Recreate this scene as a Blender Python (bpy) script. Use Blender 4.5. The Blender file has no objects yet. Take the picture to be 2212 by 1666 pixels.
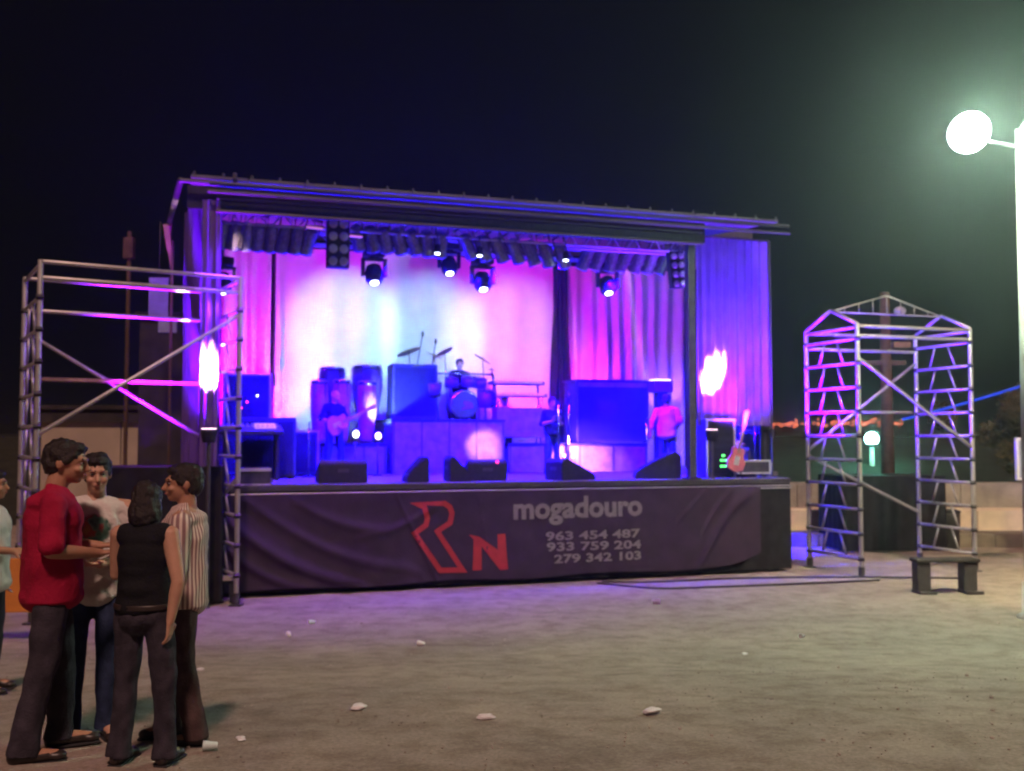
import bpy, bmesh, math, random
import numpy as np
from mathutils import Vector, Matrix, noise
random.seed(7)
SC = bpy.context.scene
COL = SC.collection
R = math.radians

# ------------------------------------------------------------------ camera, world, sun, exposure
CAM_Z = 2.5
F = 2170.0                                  # focal length in pixels of a 2212 px wide picture
PITCH = math.atan((945 - 833) / F)
cd = bpy.data.cameras.new('camera')
cam = bpy.data.objects.new('camera', cd); COL.objects.link(cam)
cam.location = (0, 0, CAM_Z)
cam.rotation_euler = (math.pi/2 + PITCH, 0, 0)
cd.sensor_width = 36; cd.lens = 36 * F / 2212
cd.clip_start = 0.05; cd.clip_end = 2000
cd.dof.use_dof = True; cd.dof.focus_distance = 2.8; cd.dof.aperture_fstop = 4.2
SC.camera = cam
w = bpy.data.worlds.new('World'); SC.world = w; w.use_nodes = True
w.node_tree.nodes['Background'].inputs[0].default_value = (0.42, 0.38, 0.62, 1)
w.node_tree.nodes['Background'].inputs[1].default_value = 0.006
sd = bpy.data.lights.new('sun', 'SUN'); sd.energy = 2.0; sd.angle = R(5); sd.color = (1.0, 0.58, 0.47)
sun = bpy.data.objects.new('sun', sd); COL.objects.link(sun)
sun.rotation_euler = (R(38), 0, R(6))     # the warm street lighting behind the photographer, falling on the square
SC.view_settings.view_transform = 'Standard'; SC.view_settings.look = 'None'
SC.view_settings.exposure = 0.0; SC.view_settings.gamma = 1.0
SC.view_settings.use_curve_mapping = False
SC.render.film_transparent = False
try:
    SC.cycles.volume_bounces = 0; SC.cycles.max_bounces = 5; SC.cycles.diffuse_bounces = 3
    SC.cycles.volume_step_rate = 5; SC.cycles.use_denoising = True
    SC.cycles.sample_clamp_indirect = 4.0
except Exception: pass

# ------------------------------------------------------------------ placement helpers
def ray(vx, vy):
    dx = (vx-1106)/F; dy = (833-vy)/F
    return Vector((dx, math.cos(PITCH)-dy*math.sin(PITCH), math.sin(PITCH)+dy*math.cos(PITCH)))
C0 = Vector((0, 0, CAM_Z))
def at(vx, vy, Y):
    d = ray(vx, vy); return C0 + d*(Y/d.y)
A = math.atan2(.312, .950)
L0 = Vector((-4.27, 15.8, 0)); UD = Vector((math.cos(A), math.sin(A), 0)); VD = Vector((-math.sin(A), math.cos(A), 0))
def S(u, v, z=0): return L0 + UD*u + VD*v + Vector((0, 0, z))
def UZ(vx, vy, v):
    d = ray(vx, vy); t = (v - (C0-L0).dot(VD))/d.dot(VD); p = C0 + d*t
    return (p-L0).dot(UD), p.z
def U(vx, v): return UZ(vx, 900, v)[0]
def sstep(a, b, x):
    t = max(0, min(1, (x-a)/(b-a))); return t*t*(3-2*t)
def gz(y): return 0.77*(1-sstep(4.6, 13.4, y))
DECK = 1.74

# ------------------------------------------------------------------ materials
def mat(name, col, rough=.6, metal=0, var=.12, scale=6, bump=0.0, bscale=60, emit=None, estr=0, spec=None, trans=0):
    m = bpy.data.materials.new(name); m.use_nodes = True
    nt = m.node_tree; b = nt.nodes['Principled BSDF']
    b.inputs['Roughness'].default_value = rough; b.inputs['Metallic'].default_value = metal
    if trans: b.inputs['Transmission Weight'].default_value = trans
    tc = nt.nodes.new('ShaderNodeTexCoord')
    n = nt.nodes.new('ShaderNodeTexNoise'); n.inputs['Scale'].default_value = scale; n.inputs['Detail'].default_value = 6
    nt.links.new(tc.outputs['Object'], n.inputs['Vector'])
    r = nt.nodes.new('ShaderNodeMapRange'); r.inputs[1].default_value = .25; r.inputs[2].default_value = .75
    r.inputs[3].default_value = 1-var*1.6; r.inputs[4].default_value = 1+var
    nt.links.new(n.outputs['Fac'], r.inputs[0])
    mx = nt.nodes.new('ShaderNodeVectorMath'); mx.operation = 'SCALE'; mx.inputs[0].default_value = col[:3]
    nt.links.new(r.outputs[0], mx.inputs['Scale']); nt.links.new(mx.outputs[0], b.inputs['Base Color'])
    if bump:
        n2 = nt.nodes.new('ShaderNodeTexNoise'); n2.inputs['Scale'].default_value = bscale; n2.inputs['Detail'].default_value = 4
        nt.links.new(tc.outputs['Object'], n2.inputs['Vector'])
        bp = nt.nodes.new('ShaderNodeBump'); bp.inputs['Strength'].default_value = bump; bp.inputs['Distance'].default_value = .02
        nt.links.new(n2.outputs['Fac'], bp.inputs['Height']); nt.links.new(bp.outputs[0], b.inputs['Normal'])
    if emit:
        b.inputs['Emission Color'].default_value = (*emit, 1); b.inputs['Emission Strength'].default_value = estr
    return m
M = {}
M['alu'] = mat('alu', (.52, .50, .52), .42, .55, .18, 9)
M['par'] = mat('par_paint', (.24, .23, .26), .4, .4, .3, 20)
M['sheet'] = mat('roof_sheet', (.14, .135, .15), .6, .1, .2, 2)
M['eave'] = mat('eave_paint', (.09, .09, .10), .5, .3, .2, 8)
M['truss'] = mat('truss_metal', (.085, .08, .085), .5, .5, .2, 8)
M['black'] = mat('black_plastic', (.025, .025, .028), .55, 0, .3, 12, .15)
M['blackcloth'] = mat('black_cloth', (.022, .02, .024), .9, 0, .3, 5, .3, 90)
M['gloss'] = mat('black_gloss', (.03, .03, .035), .25, 0, .2, 8)
M['drape'] = mat('stage_drape', (.16, .09, .36), .85, 0, .12, 3, .25, 40)
M['backcloth'] = mat('backdrop_cloth', (.62, .61, .66), .85, 0, .07, 2.5, .25, 25)
M['deck'] = mat('stage_deck', (.14, .13, .13), .38, 0, .2, 7, .1)
M['riser'] = mat('riser_front', (.20, .19, .22), .45, 0, .3, 5, .2)
M['chrome'] = mat('chrome', (.7, .7, .72), .18, 1, .05)
M['drumshell'] = mat('drum_shell', (.12, .07, .09), .3, 0, .25, 6)
M['conga'] = mat('conga_wood', (.36, .12, .10), .35, 0, .25, 8)
M['skin_drum'] = mat('drumhead', (.65, .6, .56), .6, 0, .08)
M['brass'] = mat('cymbal_brass', (.55, .42, .18), .3, .9, .12, 14)
M['lid'] = mat('pale_metal_edge', (.6, .6, .62), .4, .4, .1)
M['case'] = mat('case_laminate', (.05, .05, .06), .5, 0, .3, 8)
M['keys'] = mat('keyboard_white', (.7, .7, .72), .45)
M['wall'] = mat('cream_render', (.42, .36, .28), .9, 0, .15, 1.2, .3, 20)
M['roofdark'] = mat('dark_roof', (.05, .045, .045), .8, 0, .3, 3)
M['concrete'] = mat('concrete_step', (.36, .33, .29), .9, 0, .25, 2.2, .4, 14)
M['stone_dark'] = mat('stone_dark', (.20, .17, .13), .9, 0, .3, 2.2, .4, 14)
M['stone_lit'] = mat('stone_lit', (.78, .66, .50), .9, 0, .15, 2.2, .3, 14)  # middle step brightened in colour to stand for light on it
M['wood'] = mat('pole_wood', (.13, .085, .06), .85, 0, .3, 4, .3, 20)
M['plank'] = mat('plank_wood', (.34, .22, .12), .8, 0, .25, 5, .3, 20)
M['bark'] = mat('bark', (.08, .06, .045), .9, 0, .3, 6, .5, 20)
M['leaf'] = mat('leaf', (.11, .10, .035), .7, 0, .5, 2.5)
M['polewhite'] = mat('lamp_post_paint', (.5, .52, .5), .5, 0, .12, 4)
M['paper'] = mat('crumpled_paper', (.75, .75, .78), .6, 0, .06, 20, .3, 60)
M['cup'] = mat('plastic_cup', (.8, .8, .82), .25, 0, .05)
M['orange'] = mat('orange_cloth', (.6, .22, .04), .8)
M['signblue'] = mat('sign_panel', (.30, .33, .5), .5, 0, .2, 4)
for k_, v_ in (('blackcloth', .08), ('black', .25), ('case', .25), ('riser', .2), ('wood', .15), ('drape', .1), ('backcloth', .15), ('roofdark', .1), ('concrete', .15), ('deck', .25), ('gloss', .35)):
    M[k_].node_tree.nodes['Principled BSDF'].inputs['Specular IOR Level'].default_value = v_
M['letter'] = mat('letter_print', (.20, .18, .18), .8, 0, .12, 14)
M['red_print'] = mat('red_print', (.38, .025, .03), .75, 0, .12, 10)
M['banner'] = mat('banner_vinyl', (.046, .029, .054), .8, 0, .18, 3, .2, 30)
M['banner2'] = mat('banner_panel_vinyl', (.19, .175, .19), .55, 0, .18, 3, .2, 30)
def em(name, col, s): return mat(name, (.02, .02, .02), .5, 0, 0, 5, emit=col, estr=s)
M['e_white'] = em('lamp_glass_white', (.85, .95, 1), 9)
M['e_flood'] = em('flood_glass', (.78, 1, .86), 40)
M['e_pink'] = em('lamp_glass_pink', (1, .62, .8), 7)
M['e_tube'] = em('tube_lamp_pink', (1, .3, .8), .6)
M['e_blue'] = em('lamp_glass_blue', (.25, .25, 1), 5)
M['e_dim'] = mat('blinder_lens', (.5, .45, .55), .25, .3, .1)
M['e_green'] = em('green_led', (.1, 1, .15), 5)
M['e_red'] = em('red_led', (1, .03, .08), 8)
M['e_rope'] = em('blue_rope_light', (.02, .08, 1), .9)
M['e_cyan'] = em('cyan_street_lamp', (.35, 1, .85), 60)
M['e_town'] = em('town_light_orange', (1, .20, .10), 3)
def skinmat(n, c): 
    m = mat(n, c, .5, 0, .08, 12, .08, 80); m.node_tree.nodes['Principled BSDF'].inputs['Subsurface Weight'].default_value = .1; return m
M['skin'] = skinmat('skin_tan', (.42, .22, .14)); M['skin2'] = skinmat('skin_light', (.52, .30, .21))
M['hair'] = mat('dark_hair', (.018, .012, .01), .5, 0, .3, 30, .6, 120)
M['eye'] = mat('eye_dark', (.03, .02, .015), .2); M['eyewhite'] = mat('eye_white', (.30, .26, .24), .4)
M['lip'] = mat('lip', (.32, .10, .08), .5)
M['redshirt'] = mat('red_shirt_cotton', (.34, .010, .045), .85, 0, .12, 4, .3, 50)
M['tee'] = mat('white_tee_cotton', (.62, .60, .57), .85, 0, .06, 4, .3, 50)
M['blacktop'] = mat('black_top', (.012, .012, .014), .85, 0, .2, 5, .3, 60)
M['jeans'] = mat('dark_jeans', (.045, .04, .055), .9, 0, .3, 12, .3, 80)
M['jeansblue'] = mat('blue_jeans', (.03, .045, .10), .9, 0, .3, 12, .3, 80)
M['brownpants'] = mat('brown_trousers', (.085, .055, .055), .9, 0, .25, 12, .3, 80)
M['pinkshirt'] = mat('pink_shirt', (.75, .35, .55), .8, 0, .1, 5, .3, 50)
M['shoe'] = mat('shoe_leather', (.03, .022, .02), .4)
M['shoegrey'] = mat('shoe_grey', (.3, .3, .33), .5)
M['guitar'] = mat('guitar_body', (.55, .16, .18), .25, 0, .1)
def striped():
    m = mat('striped_shirt_cotton', (.7, .55, .48), .85, 0, .06, 4)
    nt = m.node_tree; b = nt.nodes['Principled BSDF']; tc = nt.nodes.new('ShaderNodeTexCoord')
    sp = nt.nodes.new('ShaderNodeSeparateXYZ'); nt.links.new(tc.outputs['Object'], sp.inputs[0])
    at2 = nt.nodes.new('ShaderNodeMath'); at2.operation = 'ARCTAN2'
    nt.links.new(sp.outputs[0], at2.inputs[0]); nt.links.new(sp.outputs[1], at2.inputs[1])
    ml = nt.nodes.new('ShaderNodeMath'); ml.operation = 'MULTIPLY'; ml.inputs[1].default_value = 44
    nt.links.new(at2.outputs[0], ml.inputs[0])
    si = nt.nodes.new('ShaderNodeMath'); si.operation = 'SINE'; nt.links.new(ml.outputs[0], si.inputs[0])
    gt = nt.nodes.new('ShaderNodeMapRange'); gt.inputs[1].default_value = -.2; gt.inputs[2].default_value = .5
    nt.links.new(si.outputs[0], gt.inputs[0])
    mx = nt.nodes.new('ShaderNodeMix'); mx.data_type = 'RGBA'
    mx.inputs[6].default_value = (.28, .17, .18, 1); mx.inputs[7].default_value = (.72, .62, .55, 1)
    nt.links.new(gt.outputs[0], mx.inputs[0]); nt.links.new(mx.outputs[2], b.inputs['Base Color'])
    return m
M['striped'] = striped()
for k_ in ('redshirt', 'tee', 'blacktop', 'jeans', 'jeansblue', 'brownpants', 'pinkshirt', 'striped', 'banner', 'leaf', 'bark'):
    M[k_].node_tree.nodes['Principled BSDF'].inputs['Specular IOR Level'].default_value = .15

# ------------------------------------------------------------------ object helpers
def tag(o, label=None, cat=None, group=None, kind=None):
    if label: o['label'] = label
    if cat: o['category'] = cat
    if group: o['group'] = group
    if kind: o['kind'] = kind
    return o
def thing(name, label, cat, loc=(0, 0, 0), rz=0, group=None):
    o = bpy.data.objects.new(name, None); COL.objects.link(o); o.empty_display_size = .1
    o.location = loc; o.rotation_euler = (0, 0, rz)
    return tag(o, label, cat, group)
def link(name, me, m, parent=None):
    if m is not None and not me.materials: me.materials.append(m)
    o = bpy.data.objects.new(name, me); COL.objects.link(o)
    if parent: o.parent = parent
    return o
def copy_tree(o, parent=None):
    c = o.copy(); COL.objects.link(c); c.parent = parent
    for ch in o.children: copy_tree(ch, c)
    return c
_UB = {}
def unit_ball(n):
    if n not in _UB:
        k = max(4, n*2//3); co = [(0, 0, -1)]; f = []
        for j in range(1, k):
            t = -math.pi/2+math.pi*j/k
            co += [(math.cos(t)*math.cos(2*math.pi*i/n), math.cos(t)*math.sin(2*math.pi*i/n), math.sin(t)) for i in range(n)]
        co.append((0, 0, 1)); L_ = len(co)-1
        for i in range(n): f.append((0, 1+(i+1) % n, 1+i)); f.append((L_, L_-n+i, L_-n+(i+1) % n))
        for j in range(k-2):
            for i in range(n): a = 1+j*n; f.append((a+i, a+(i+1) % n, a+n+(i+1) % n, a+n+i))
        _UB[n] = (np.array(co), f)
    return _UB[n]
class MB:
    def __init__(s): s.bm = bmesh.new(); s.V = []; s.Fc = []; s.nv = 0
    def _add(s, co, faces):
        s.V.append(co); s.Fc += [tuple(i+s.nv for i in f) for f in faces]; s.nv += len(co)
    def flush(s):
        if s.V:
            me = bpy.data.meshes.new('tmp'); me.from_pydata(np.concatenate(s.V).tolist(), [], s.Fc); s.bm.from_mesh(me); bpy.data.meshes.remove(me)
            s.V = []; s.Fc = []; s.nv = 0
        return s
    def _n(s, geom, mtx): bmesh.ops.transform(s.bm, matrix=mtx, verts=[g for g in geom if isinstance(g, bmesh.types.BMVert)])
    def box(s, a, b, bev=0.0, rot=None, piv=None):
        a = Vector(a); b = Vector(b); g = bmesh.ops.create_cube(s.bm, size=1)
        vs = g['verts']; d = b-a
        bmesh.ops.transform(s.bm, matrix=Matrix.Translation((a+b)/2) @ Matrix.Diagonal((abs(d.x), abs(d.y), abs(d.z), 1)), verts=vs)
        if bev:
            es = list({e for v in vs for e in v.link_edges})
            r = bmesh.ops.bevel(s.bm, geom=es, offset=bev, segments=2, affect='EDGES', profile=.5)
            vs = list({v for f in r['faces'] for v in f.verts} | {v for v in vs if v.is_valid})
        if rot is not None:
            p = Vector(piv if piv is not None else (a+b)/2)
            bmesh.ops.transform(s.bm, matrix=Matrix.Translation(p) @ rot @ Matrix.Translation(-p), verts=vs)
        return s
    def tube(s, p, q, r, r2=None, n=10, cap=True):
        p = Vector(p); q = Vector(q); d = q-p; r2 = r if r2 is None else r2
        m = np.array(d.to_track_quat('Z', 'Y').to_matrix()); an_ = np.arange(n)*2*math.pi/n; c = np.cos(an_); sn = np.sin(an_); z = np.zeros(n)
        co = np.concatenate([np.stack([c*r, sn*r, z], 1), np.stack([c*r2, sn*r2, z+d.length], 1)]) @ m.T + np.array(p)
        f = [(i, (i+1) % n, n+(i+1) % n, n+i) for i in range(n)]
        if cap: f += [tuple(range(n-1, -1, -1)), tuple(range(n, 2*n))]
        s._add(co, f); return s
    def ball(s, c, r, rot=None, n=16):
        if not hasattr(r, '__len__'): r = (r, r, r)
        co, f = unit_ball(n); co = co*np.array(r)
        if rot is not None: co = co @ np.array(rot.to_3x3()).T
        s._add(co+np.array(Vector(c)), f); return s
    def limb(s, p, rp, q, rq, n=12):
        s.tube(p, q, rp, rq, n); s.ball(p, rp, None, n); s.ball(q, rq, None, n); return s
    def lathe(s, prof, c=(0, 0, 0), n=20, rot=None):
        rings = []
        m = Matrix.Translation(Vector(c)) @ (rot.to_4x4() if rot is not None else Matrix())
        for r, z in prof:
            rings.append([s.bm.verts.new(m @ Vector((r*math.cos(2*math.pi*i/n), r*math.sin(2*math.pi*i/n), z))) for i in range(n)])
        for a, b in zip(rings, rings[1:]):
            for i in range(n): s.bm.faces.new((a[i], a[(i+1) % n], b[(i+1) % n], b[i]))
        s.bm.faces.new(list(reversed(rings[0]))); s.bm.faces.new(rings[-1]); return s
    def prism(s, poly, y0, y1):      # poly in (x,z), extruded along y
        a = [s.bm.verts.new((x, y0, z)) for x, z in poly]; b = [s.bm.verts.new((x, y1, z)) for x, z in poly]
        s.bm.faces.new(a); s.bm.faces.new(list(reversed(b)))
        for i in range(len(a)):
            j = (i+1) % len(a); s.bm.faces.new((a[j], a[i], b[i], b[j]))
        return s
    def mesh(s, name, smooth=False):
        s.flush(); bmesh.ops.recalc_face_normals(s.bm, faces=s.bm.faces)
        me = bpy.data.meshes.new(name); s.bm.to_mesh(me); s.bm.free()
        if smooth:
            for p in me.polygons: p.use_smooth = True
        return me
    def build(s, name, m, parent=None, smooth=False):
        return link(name, s.mesh(name, smooth), m, parent)
def sheet(name, fn, nu, nv, m, parent=None, thick=.0, kind=None):
    vs = [fn(i/nu, j/nv) for j in range(nv+1) for i in range(nu+1)]
    fs = [(j*(nu+1)+i, j*(nu+1)+i+1, (j+1)*(nu+1)+i+1, (j+1)*(nu+1)+i) for j in range(nv) for i in range(nu)]
    me = bpy.data.meshes.new(name); me.from_pydata([tuple(v) for v in vs], [], fs)
    for p in me.polygons: p.use_smooth = True
    o = link(name, me, m, parent)
    if thick:
        md = o.modifiers.new('solid', 'SOLIDIFY'); md.thickness = thick; md.offset = 0
    return o
UNIT_TUBE = {}
def rod(name, p, q, r, m, parent, n=10):
    """a straight tube as an object of its own, sharing one unit mesh per radius"""
    key = (round(r, 4), m.name)
    if key not in UNIT_TUBE:
        me = MB().tube((0, 0, 0), (0, 0, 1), r, None, n).mesh('tube', True); me.materials.append(m); UNIT_TUBE[key] = me
    o = bpy.data.objects.new(name, UNIT_TUBE[key]); COL.objects.link(o); o.parent = parent
    p = Vector(p); q = Vector(q); d = q-p
    o.location = p; o.rotation_mode = 'QUATERNION'; o.rotation_quaternion = d.to_track_quat('Z', 'Y'); o.scale = (1, 1, d.length)
    return o
def spot(name, loc, target, col, watts, ang=60, blend=.6, size=.08):
    l = bpy.data.lights.new(name, 'SPOT'); l.energy = watts; l.color = col; l.spot_size = R(ang); l.spot_blend = blend; l.shadow_soft_size = size
    o = bpy.data.objects.new(name, l); COL.objects.link(o); o.location = loc
    o.rotation_euler = (Vector(target)-Vector(loc)).to_track_quat('-Z', 'Y').to_euler(); return o
def point(name, loc, col, watts, size=.1):
    l = bpy.data.lights.new(name, 'POINT'); l.energy = watts; l.color = col; l.shadow_soft_size = size
    o = bpy.data.objects.new(name, l); COL.objects.link(o); o.location = loc; return o

# ------------------------------------------------------------------ ground
def ground_mat():
    m = bpy.data.materials.new('dirt'); m.use_nodes = True; nt = m.node_tree; b = nt.nodes['Principled BSDF']
    b.inputs['Roughness'].default_value = .95; b.inputs['Specular IOR Level'].default_value = .12
    tc = nt.nodes.new('ShaderNodeTexCoord')
    def nz(sc, det=8, w=.55):
        n = nt.nodes.new('ShaderNodeTexNoise'); n.inputs['Scale'].default_value = sc; n.inputs['Detail'].default_value = det
        n.inputs['Roughness'].default_value = w; nt.links.new(tc.outputs['Object'], n.inputs['Vector']); return n
    a = nz(.7); c = nz(3.2, 8, .65); e = nz(38, 6, .75)
    r1 = nt.nodes.new('ShaderNodeValToRGB'); r1.color_ramp.elements[0].position = .32; r1.color_ramp.elements[1].position = .68
    r1.color_ramp.elements[0].color = (.28, .24, .205, 1); r1.color_ramp.elements[1].color = (.39, .33, .28, 1)
    nt.links.new(a.outputs['Fac'], r1.inputs[0])
    r2 = nt.nodes.new('ShaderNodeValToRGB'); r2.color_ramp.elements[0].position = .36; r2.color_ramp.elements[1].position = .56
    r2.color_ramp.elements[0].color = (.74, .72, .70, 1); r2.color_ramp.elements[1].color = (1.05, 1.05, 1.05, 1)
    nt.links.new(c.outputs['Fac'], r2.inputs[0])
    mx = nt.nodes.new('ShaderNodeMix'); mx.data_type = 'RGBA'; mx.blend_type = 'MULTIPLY'; mx.inputs[0].default_value = 1
    nt.links.new(r1.outputs[0], mx.inputs[6]); nt.links.new(r2.outputs[0], mx.inputs[7])
    r3 = nt.nodes.new('ShaderNodeMapRange'); r3.inputs[1].default_value = .3; r3.inputs[2].default_value = .7; r3.inputs[3].default_value = .66; r3.inputs[4].default_value = 1.26
    nt.links.new(e.outputs['Fac'], r3.inputs[0])
    m2 = nt.nodes.new('ShaderNodeVectorMath'); m2.operation = 'SCALE'
    nt.links.new(mx.outputs[2], m2.inputs[0]); nt.links.new(r3.outputs[0], m2.inputs['Scale']); nt.links.new(m2.outputs[0], b.inputs['Base Color'])
    ad = nt.nodes.new('ShaderNodeMath'); ad.operation = 'ADD'
    nt.links.new(c.outputs['Fac'], ad.inputs[0]); nt.links.new(e.outputs['Fac'], ad.inputs[1])
    bp = nt.nodes.new('ShaderNodeBump'); bp.inputs['Strength'].default_value = .5; bp.inputs['Distance'].default_value = .03
    nt.links.new(ad.outputs[0], bp.inputs['Height']); nt.links.new(bp.outputs[0], b.inputs['Normal'])
    return m
M['dirt'] = ground_mat()
xs = sorted(set(list(np.linspace(-16, 16, 161)) + [-900, -400, -150, -70, -40, -25, 25, 40, 70, 150, 400, 900]))
ys = sorted(set(list(np.linspace(-4, 30, 171)) + [-60, -25, -10, 36, 45, 60, 100, 250, 600, 1200]))
vs = []
for y in ys:
    for x in xs:
        z = gz(y)
        if -16 <= x <= 16 and -4 <= y <= 30:
            z += .018*noise.noise(Vector((x*1.6, y*1.6, 0))) + .008*noise.noise(Vector((x*6, y*6, 3)))
        vs.append((x, y, z))
nx = len(xs)
fs = [(j*nx+i, j*nx+i+1, (j+1)*nx+i+1, (j+1)*nx+i) for j in range(len(ys)-1) for i in range(nx-1)]
me = bpy.data.meshes.new('ground'); me.from_pydata(vs, [], fs)
for p in me.polygons: p.use_smooth = True
tag(link('ground', me, M['dirt']), kind='structure')
# loose grit and small stones lying on the dirt
g = MB()
for i in range(2600):
    y = random.uniform(3.2, 15); x = random.uniform(-.56, .56)*y
    s = random.uniform(.004, .012)*(1 if random.random() < .95 else 1.8)
    g.ball((x, y, gz(y)+s*.15), (s, s*random.uniform(.6, 1), s*.55), Matrix.Rotation(random.random()*6, 3, 'Z'), 6)
tag(g.build('gravel', mat('stone_grit', (.38, .33, .28), .9, 0, .4, .8)), 'loose grit and small stones lying on the dirt', 'gravel', kind='stuff')

# added bank, coloured near black to keep the ground beyond the square dark
def bankfn(a, b):
    x = -120+240*a; y = 28.5+b*16
    h = 2.55*math.sin(min(1, b*1.25)*math.pi/2)+.12*noise.noise(Vector((x*.5, y*.5, 0)))+.05*noise.noise(Vector((x*3, y*3, 0)))
    return Vector((x, y, -.05+h))
tag(sheet('added_dark_bank', bankfn, 400, 24, mat('unlit_ground', (.022, .024, .014), .95, 0, .4, 3, .6, 10)), kind='structure')
# far hills and the lights of the town on them
def hillfn(a, b):
    x = -600+1300*a; h = (5.5+2.5*noise.noise(Vector((x*.004, 1, 0)))+1*noise.noise(Vector((x*.02, 2, 0))))
    return Vector((x, 330+b*260+20*math.sin(x*.01), -1+h*math.sin(b*math.pi*.55)))
tag(sheet('hills', hillfn, 90, 8, mat('hill_ground', (.04, .045, .03), .9)), kind='structure')
tw = MB()
for i in range(150):
    vx = random.uniform(1650, 1950); vy = 918 + (vx-1660)*-.02 + random.gauss(0, 3.2)
    p = at(vx, vy, 300+random.uniform(0, 25)); r = bmesh.ops.create_icosphere(tw.bm, subdivisions=1, radius=random.choice([.16, .22, .3, .42]))
    bmesh.ops.transform(tw.bm, matrix=Matrix.Translation(p), verts=r['verts'])
tag(tw.build('town_lights', M['e_town']), 'scattered orange red lights of the distant town on the horizon', 'town lights', kind='stuff')

# ------------------------------------------------------------------ the stage
uL = -.4; uR = U(1704, 0); uPost = U(1493, .1)
rl, rr = U(462, 0)-.55, U(1718, -.4)
def roofz(v): return 6.52+.095*max(0, v)
st = thing('outdoor_stage', 'covered outdoor concert stage with black skirted deck and dark truss roof', 'stage', S(0, 0), A)
MB().box((uL, 0, DECK-.10), (uR, 8.2, DECK)).build('deck', M['deck'], st)
MB().box((uR+.003, 3.2, DECK-.10), (11.8, 8.2, DECK)).build('deck', M['deck'], st)
MB().box((rr+.01, 4.2, roofz(4.2)-.02), (11.85, 8.2, roofz(8.2)+.03)).build('roof_panel', M['sheet'], st)
MB().box((11.5, 7.83, 0), (11.64, 7.97, roofz(7.9))).build('roof_post', M['truss'], st)
MB().box((uL, -.03, DECK-.085), (uR, -.002, DECK-.012)).build('front_edge', M['truss'], st)
for i in range(2):
    z = (DECK-.16, DECK-.115)[i]; rod('edge_rail', (uL, -.035, z-.02), (uR, -.035, z-.02), .012, M['alu'], st)
def skirtfn(a, b):
    u = uL + (uR-uL)*a; return Vector((u, -.012+.02*math.sin(u*9+math.sin(u*2)*2)*(1-b), .06+(DECK-.16)*b))
sheet('front_skirt', skirtfn, 300, 6, M['blackcloth'], st)
for nm, u0 in (('side_skirt', uL), ('side_skirt', uR)):
    sheet(nm, lambda a, b, u0=u0: Vector((u0+.03*math.sin(a*60)*(1-b), .03+a*8, .05+(DECK-.15)*b)), 120, 4, M['blackcloth'], st)
for u in np.linspace(uL+.25, uR-.25, 7):
    MB().box((u-.04, .25, 0), (u+.04, .33, DECK-.1)).box((u-.12, .2, 0), (u+.12, .42, .03)).build('support_leg', M['truss'], st)
# posts
for u, v in ((U(457, 0), .05), (uPost, .1), (U(457, 0), 7.9), (uPost, 7.9)):
    MB().box((u-.07, v-.07, DECK), (u+.07, v+.07, 6.05)).box((u-.13, v-.13, DECK), (u+.13, v+.13, DECK+.03)).build('roof_post', M['truss'], st)
# roof: sheeting slopes up towards the back
for k in range(12):
    a0 = rl+.15+(rr-rl-.3)*k/12; a1 = rl+.15+(rr-rl-.3)*(k+1)/12-.02
    m_ = MB(); vv = [m_.bm.verts.new(c) for c in ((a0, -.2, roofz(0)), (a1, -.2, roofz(0)), (a1, 8.2, roofz(8.2)), (a0, 8.2, roofz(8.2)), (a0, -.2, roofz(0)+.05), (a1, -.2, roofz(0)+.05), (a1, 8.2, roofz(8.2)+.05), (a0, 8.2, roofz(8.2)+.05))]
    for f in ((0, 1, 2, 3), (7, 6, 5, 4), (0, 4, 5, 1), (2, 6, 7, 3), (1, 5, 6, 2), (3, 7, 4, 0)): m_.bm.faces.new([vv[i] for i in f])
    m_.build('roof_panel', M['sheet'], st)
for k in range(25):                                                  # bolts and corrugation ends along the eave
    u = rl+.2+(rr-rl-.4)*k/24
    MB().tube((u, -.16, roofz(0)+.05), (u, -.16, roofz(0)+.11), .025, None, 8).build('eave_bolt', M['eave'], st)
rod('eave_tube', (rl, -.28, 6.44), (rr, -.28, 6.44), .035, M['eave'], st, 12)
rod('eave_tube', (rl+.4, -.30, 6.30), (rr, -.30, 6.30), .028, M['eave'], st, 12)
MB().box((rl+.1, -.12, 6.06), (uPost+.2, -.06, 6.42)).build('fascia', M['black'], st)
rod('lower_chord', (U(460, -.2), -.2, 6.02), (uPost+.1, -.2, 6.02), .03, M['truss'], st, 10)
rod('middle_chord', (U(460, -.2), -.2, 6.22), (uPost+.1, -.2, 6.22), .018, M['truss'], st, 10)
# left roof edge falling back, with a short upright at the corner
rod('side_eave_tube', (rl, -.28, 6.44), (rl-.35, 7.8, 7.1), .05, M['truss'], st)
rod('corner_mast', (U(500, -.28), -.28, 6.44), (U(500, -.28), -.28, 6.62), .035, M['truss'], st)
# back black curtain behind everything
tag(sheet('back_curtain', lambda a, b: S(uL+.1+(uPost-uL)*a, 7.75+.05*math.sin(a*150), DECK+5.3*b), 240, 4, M['blackcloth']), 'black masking curtain across the very back of the stage', 'curtain')

for u_s, v_s, lab in ((11.7, 3.4, 'black curtain added to block stray light on the right side of the stage'), (uL+.06, .35, 'black curtain added to block stray light on the left side of the stage')):  # added curtains that keep the stage beams from leaking out sideways
    tag(sheet('spill_curtain', lambda a, b, u_s=u_s, v_s=v_s: S(u_s+.04*math.sin(a*140), v_s+(7.65-v_s)*a, DECK+.02+4.25*b), 200, 4, M['blackcloth']), lab, 'curtain')
tag(sheet('spill_curtain', lambda a, b: S(9.92+1.8*a, .9+2.5*a+.04*math.sin(a*70), DECK-.05+4.6*b), 90, 4, M['blackcloth']), 'black curtain added to block stray light, slanting back from the right wing drape', 'curtain')  # added to close the gap where beams leaked past the wing
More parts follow.
